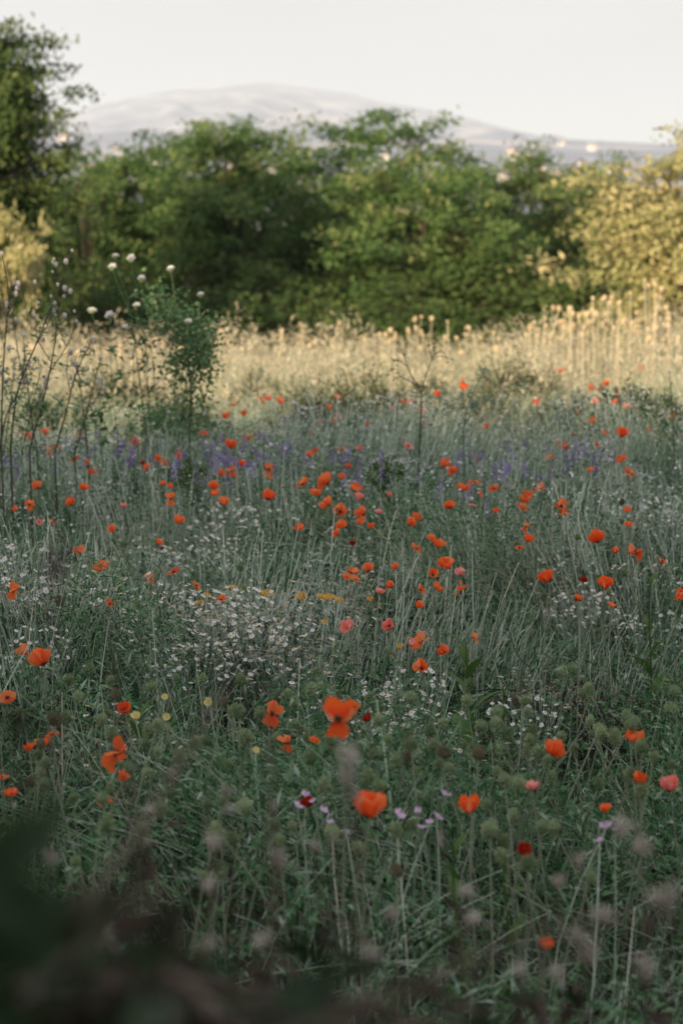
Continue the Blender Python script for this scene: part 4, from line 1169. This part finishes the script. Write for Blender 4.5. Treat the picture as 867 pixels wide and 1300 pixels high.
def leafy_plant(label, base_px, top_px, py_top, d, n, L, group=None, m='bright_leaf', me=None, name='broadleaf_plant'):
    t, org = stem_thing(name, label, 'plant', base_px, d, group)
    ztop = at_d(top_px, py_top, d)
    tt = np.linspace(0, 1, 8)[:, None]
    P = tt * (np.array(ztop) - org) + np.array([[0.015, 0.01, 0]]) * np.sin(tt * 5)
    ms = MB(); tubes(ms, P[None], np.linspace(0.005, 0.002, 8)[None], 5, 0.4); link('stem', ms.mesh('plant_stem', M[m], True), t)
    for k in range(n):
        f = (k + 0.6) / n; q = f * 7; i = min(int(q), 6)
        pt = P[i] * (1 - (q - i)) + P[i + 1] * (q - i)
        l = link('leaf', me or BL, t, pt); s_ = L * (1.15 - 0.6 * f) * random.uniform(0.8, 1.2); l.scale = (s_, s_, s_)
        l.rotation_euler = (random.gauss(0, 0.25), -0.5 - 0.5 * f + random.gauss(0, 0.2), k * 2.4 + random.gauss(0, 0.3))


leafy_plant('bright green plant with long pointed leaves beside the dark hollow', 605, 598, 815, 6.7, 13, 0.16)
leafy_plant('shorter bright green plant leaning over the burr heads', 650, 645, 870, 6.4, 9, 0.11)
leafy_plant('bright green leaved plant between burrs and the largest poppy', 440, 436, 880, 6.2, 9, 0.09)
leafy_plant('low green plant beside the pale yellow flowers', 180, 185, 905, 6.0, 9, 0.10)
leafy_plant('fresh green plant with long leaves behind the lone right-hand burrs', 828, 830, 735, 8.2, 9, 0.12)
leafy_plant('green plant by the paired orange poppies', 100, 108, 770, 7.9, 8, 0.10)
leafy_plant('green leaved plant below the lilac pink flowers', 580, 585, 1075, 4.7, 9, 0.10)
leafy_plant('green leaved plant beside the dark red poppy', 640, 650, 1060, 4.9, 8, 0.09)


def brushwood(name, label, pts_fn, n, r, m='dead_stem', org=None):
    t = thing(name, label, 'brushwood', org)
    for k in range(n):
        P = pts_fn(k) - np.array(org)
        ms = MB(); tubes(ms, P[None], np.linspace(r, r * 0.4, len(P))[None] * random.uniform(0.6, 1.3), 5, random.random())
        link('twig', ms.mesh('twig', M[m], True), t)
    return t


bc = at_z(735, 850, 0.25)


def bw(k):
    x0 = bc.x + random.uniform(-0.34, 0.30); L = random.uniform(0.10, 0.34)
    tq = np.linspace(0, 1, 7)[:, None]
    s0 = np.array([x0, bc.y + random.gauss(0, 0.12), gz(x0, bc.y) + max(0.02, 0.26 - 0.7 * abs(x0 - bc.x) ** 1.3 + random.gauss(0, 0.06))])
    a_ = random.uniform(0, 6.28)
    dv_ = np.array([math.cos(a_), 0.7 * math.sin(a_), random.gauss(-0.1, 0.3)])
    return s0 + dv_ * L * tq + np.array([0.02, 0.02, 0.05]) * np.sin(tq * random.uniform(2, 6) + random.uniform(0, 6)) * L * 2


t = brushwood('brushwood_heap', 'dark heap of fallen dry twigs above the shadowy hollow', bw, 90, 0.0022, org=(bc.x, bc.y, gz(bc.x, bc.y)))
k = 900
lx_ = rng.uniform(-0.36, 0.32, k); ly_ = rng.normal(0, 0.12, k)
lz_ = (0.26 - 0.7 * np.abs(lx_) ** 1.3) * rng.uniform(0.05, 1.05, k)
ml = MB(); leaves(ml, np.stack([lx_, ly_, lz_], -1), rand_dirs(k), rng.uniform(0.02, 0.05, k), rng.uniform(0.006, 0.014, k), rng.uniform(0, 1, k))
link('leaf_litter', ml.mesh('leaf_litter', M['dead_leaf']), t)['kind'] = 'stuff'
# straw tangle (right of the middle)
bt = at_z(640, 740, 0.2)


def bt_f(k):
    x0 = bt.x + random.uniform(-0.45, 0.45); y0 = bt.y + random.gauss(0, 0.25); h = random.uniform(0.25, 0.5)
    tq = np.linspace(0, 1, 8)[:, None]; ln = random.gauss(-0.25, 0.22)
    return np.array([x0, y0, gz(x0, y0)]) + np.concatenate([ln * tq ** 1.4 + 0.03 * np.sin(4 * tq + k), random.gauss(0, 0.1) * tq, h * np.sin(tq * random.uniform(1.4, 2.0))], 1)


brushwood('straw_tangle', 'tangle of dry grey straw stems bent over the dark gap', bt_f, 90, 0.0019, 'straw_green', org=(bt.x, bt.y, gz(bt.x, bt.y)))


# ------------------------------------------------------------------ near, out-of-focus growth
def fluff_mesh(seed, n=130, m='fluff'):
    global rng
    keep = rng; rng = np.random.default_rng(seed)
    mb = MB(); ball(mb, (0, 0, -0.3), 0.38, 0, 0.0, 8, 6, 1.1, 0.2)
    dv_ = rand_dirs(n); dv_[:, 2] = dv_[:, 2] * 0.7 + 0.25
    n2 = n // 2; dv_ = dv_[:n2]
    leaves(mb, dv_ * 0.25 + rng.normal(size=(n2, 3)) * 0.18, dv_ + rng.normal(size=(n2, 3)) * 0.5, rng.uniform(0.35, 1.0, n2), 0.2, rng.uniform(0.0, 1, n2))
    rng = keep
    return mb.mesh('fluffy_head', M[m])


FL = [fluff_mesh(1), fluff_mesh(2)]
for px, py, w, d in [(290,1005,24,3.6),(292,1027,20,3.6),(272,1070,26,3.5),(355,1091,30,3.4),(265,1125,30,3.2),(130,1190,44,2.7),(65,1090,30,3.3),(190,1027,16,4.0),(190,1069,16,4.0),(220,982,16,4.0),(347,1024,16,4.0),
                     (400,1075,24,3.5),(425,1065,22,3.6),(589,1132,28,3.4),(599,1167,26,3.3),(559,1065,20,3.8),(789,1052,34,3.3),(734,1190,38,2.9),(744,1210,34,2.9),(845,1140,54,2.5),(764,1162,36,3.0),
                     (471,1212,40,2.8),(496,1162,26,3.2),(709,1235,26,3.0),(443,962,34,2.9),(440,985,34,2.9),(452,1010,26,2.9),(734,1092,22,3.5),(709,1120,22,3.5),(815,1075,30,3.2),(620,1175,20,3.3),(660,1230,26,2.9),(560,1235,26,2.9),(330,1195,30,2.8),(820,1230,34,2.7),(265,1200,40,2.5),(120,1260,40,2.3)]:
    wh = ('above the dead bramble' if px < 240 else 'before the burr heads and largest poppy' if px < 462 else 'below the lilac pink flowers' if px < 640 else 'around the dark wilted poppy')
    sz_ = 'large' if w >= 34 else 'small'
    t, hl = rooted('fluffy_thistle', f'{sz_} pale brown fluffy dried thistle head {wh}', 'dry thistle', px, py, None, d * 0.8, f'{sz_} fluffy dried thistles {wh}', 0.05)
    simple_stem(t, hl, 0.0013, 'dead_stem')
    h_ = link('fluffy_head', FL[random.randrange(2)], t, hl); r = w / FPX * d * 0.35; h_.scale = (r * random.uniform(0.7, 1.25), r * random.uniform(0.7, 1.2), r * random.uniform(0.7, 1.5)); h_.rotation_euler = (random.uniform(-0.6, 0.6), random.uniform(-0.6, 0.6), random.uniform(0, 6))
    k = 8
    ml = MB(); f = rng.uniform(0.4, 0.95, k)[:, None]
    leaves(ml, np.array(hl)[None] * f, rand_dirs(k, 0.6), rng.uniform(0.02, 0.05, k), 0.012, rng.uniform(0, 1, k)); link('leaves', ml.mesh('thistle_leaves', M['dead_leaf']), t)

FD = fluff_mesh(5, 90, 'dead_leaf')
for px, py, w, d, lb in [(72, 715, 60, 1.35, 'very near blurred brown seed head before the thin stems'), (25, 915, 56, 1.3, 'very near blurred brown seed head beside the near red poppies'), (340, 865, 22, 2.0, 'near blurred greyish seed head above the largest burr patch'), (175, 1095, 60, 1.5, 'near blurred dark seed head above the dead bramble'), (210, 1175, 80, 1.3, 'near blurred blackish seed head low beside the big green leaf')]:
    t, hl = rooted('near_seed_head', lb, 'seed head', px, py, None, d, None, 0.03)
    simple_stem(t, hl, 0.0016, 'dead_stem')
    h_ = link('seed_head', FD, t, hl); r = w / FPX * d * 0.45; h_.scale = (r, r, r * 1.2)

# big leaf very near on the left
BLN = leaf_mesh('near_leaf', M['ivy'], 1.0, 0.5)
t, org = stem_thing('near_leafy_plant', 'big dark green leaves of a very near blurred plant at the lower edge', 'plant', -90, 1.0)
_, P = tall_stem(t, org, [(-60, 1500), (-55, 1330), (-38, 1220), (-30, 1110)], 1.0, 0.004, 'leaf', 8)
for k, (a, e) in enumerate([(0.2, -0.6), (-0.3, -0.1), (0.5, 0.4), (0.0, 0.8), (-0.6, 0.5), (2.5, 0.2), (0.3, 0.1), (-0.1, -0.4)]):
    l = link('leaf', BLN, t, P[-1 - (k % 4)]); l.scale = (0.05,) * 3; l.rotation_euler = (random.gauss(0.9, 0.3), e, a)

# dead bramble over the bottom of the frame
fb = at_d(200, 1300, 2.1)


def bramble(cx, cy, d, wid, seed):
    r_ = random.Random(seed)

    def fn(k):
        p = at_d(cx + r_.gauss(0, wid), cy + abs(r_.gauss(0, 45)), d + r_.gauss(0, 0.18))
        tq = np.linspace(0, 1, 8)[:, None]
        dv_ = np.array([r_.gauss(0, 1), r_.gauss(0, 0.6), r_.gauss(-0.25, 0.35)]); dv_ /= np.linalg.norm(dv_)
        return np.array(p) + dv_ * r_.uniform(0.12, 0.38) * tq + np.array([0.01, 0.01, 0.02]) * np.sin(tq * r_.uniform(2, 6) + r_.uniform(0, 6))
    return fn


for cx, cy, d, wid, n, lb, nl in [(80, 1250, 1.5, 70, 34, 'blackish dead bramble very near beside the big leaves', 48), (130, 1262, 2.6, 100, 54, 'dark dead bramble of tangled twigs low beside the big leaves', 230), (350, 1300, 1.8, 90, 34, 'dark dead bramble arching low before the fluffy thistles', 90), (640, 1335, 2.5, 90, 22, 'dark dead bramble low under the fluffy thistles', 30)]:
    b = at_d(cx, 278, d)
    org = (b.x, d, gz(b.x, d))
    fn = bramble(cx, cy, d, wid, cx)
    t = brushwood('dead_bramble', lb, fn, n, 0.0032, 'dead_stem', org)
    # canes that carry the tangle up from the ground
    for k in range(8):
        p = at_d(cx + random.gauss(0, wid * 0.8), cy + 30, d + random.gauss(0, 0.1))
        tq = np.linspace(0, 1, 8)[:, None]
        P = tq * (np.array(p) - np.array(org)) + np.array([0.05, 0.03, 0]) * np.sin(tq * 3 + k)
        ms = MB(); tubes(ms, P[None], np.linspace(0.005, 0.003, 8)[None], 5, 0.3); link('cane', ms.mesh('cane', M['dead_stem'], True), t)
    pos = np.array([at_d(cx + random.gauss(0, wid), cy + random.gauss(35, 40), d + random.gauss(0, 0.15)) for _ in range(nl)]) - np.array(org)
    ml = MB(); leaves(ml, pos, rand_dirs(nl), rng.uniform(0.03, 0.075, nl), rng.uniform(0.02, 0.04, nl), rng.uniform(0, 1, nl))
    link('leaves', ml.mesh('dead_leaves', M['dead_leaf']), t)['kind'] = 'stuff'
    pos = np.array([at_d(cx + random.gauss(0, wid), cy + random.gauss(20, 50), d + random.gauss(0, 0.2)) for _ in range(nl)]) - np.array(org)
    ml = MB(); leaves(ml, pos, rand_dirs(nl), rng.uniform(0.03, 0.07, nl), rng.uniform(0.015, 0.03, nl), rng.uniform(0, 1, nl))
    link('green_leaves', ml.mesh('bramble_leaves', M['ivy']), t)['kind'] = 'stuff'
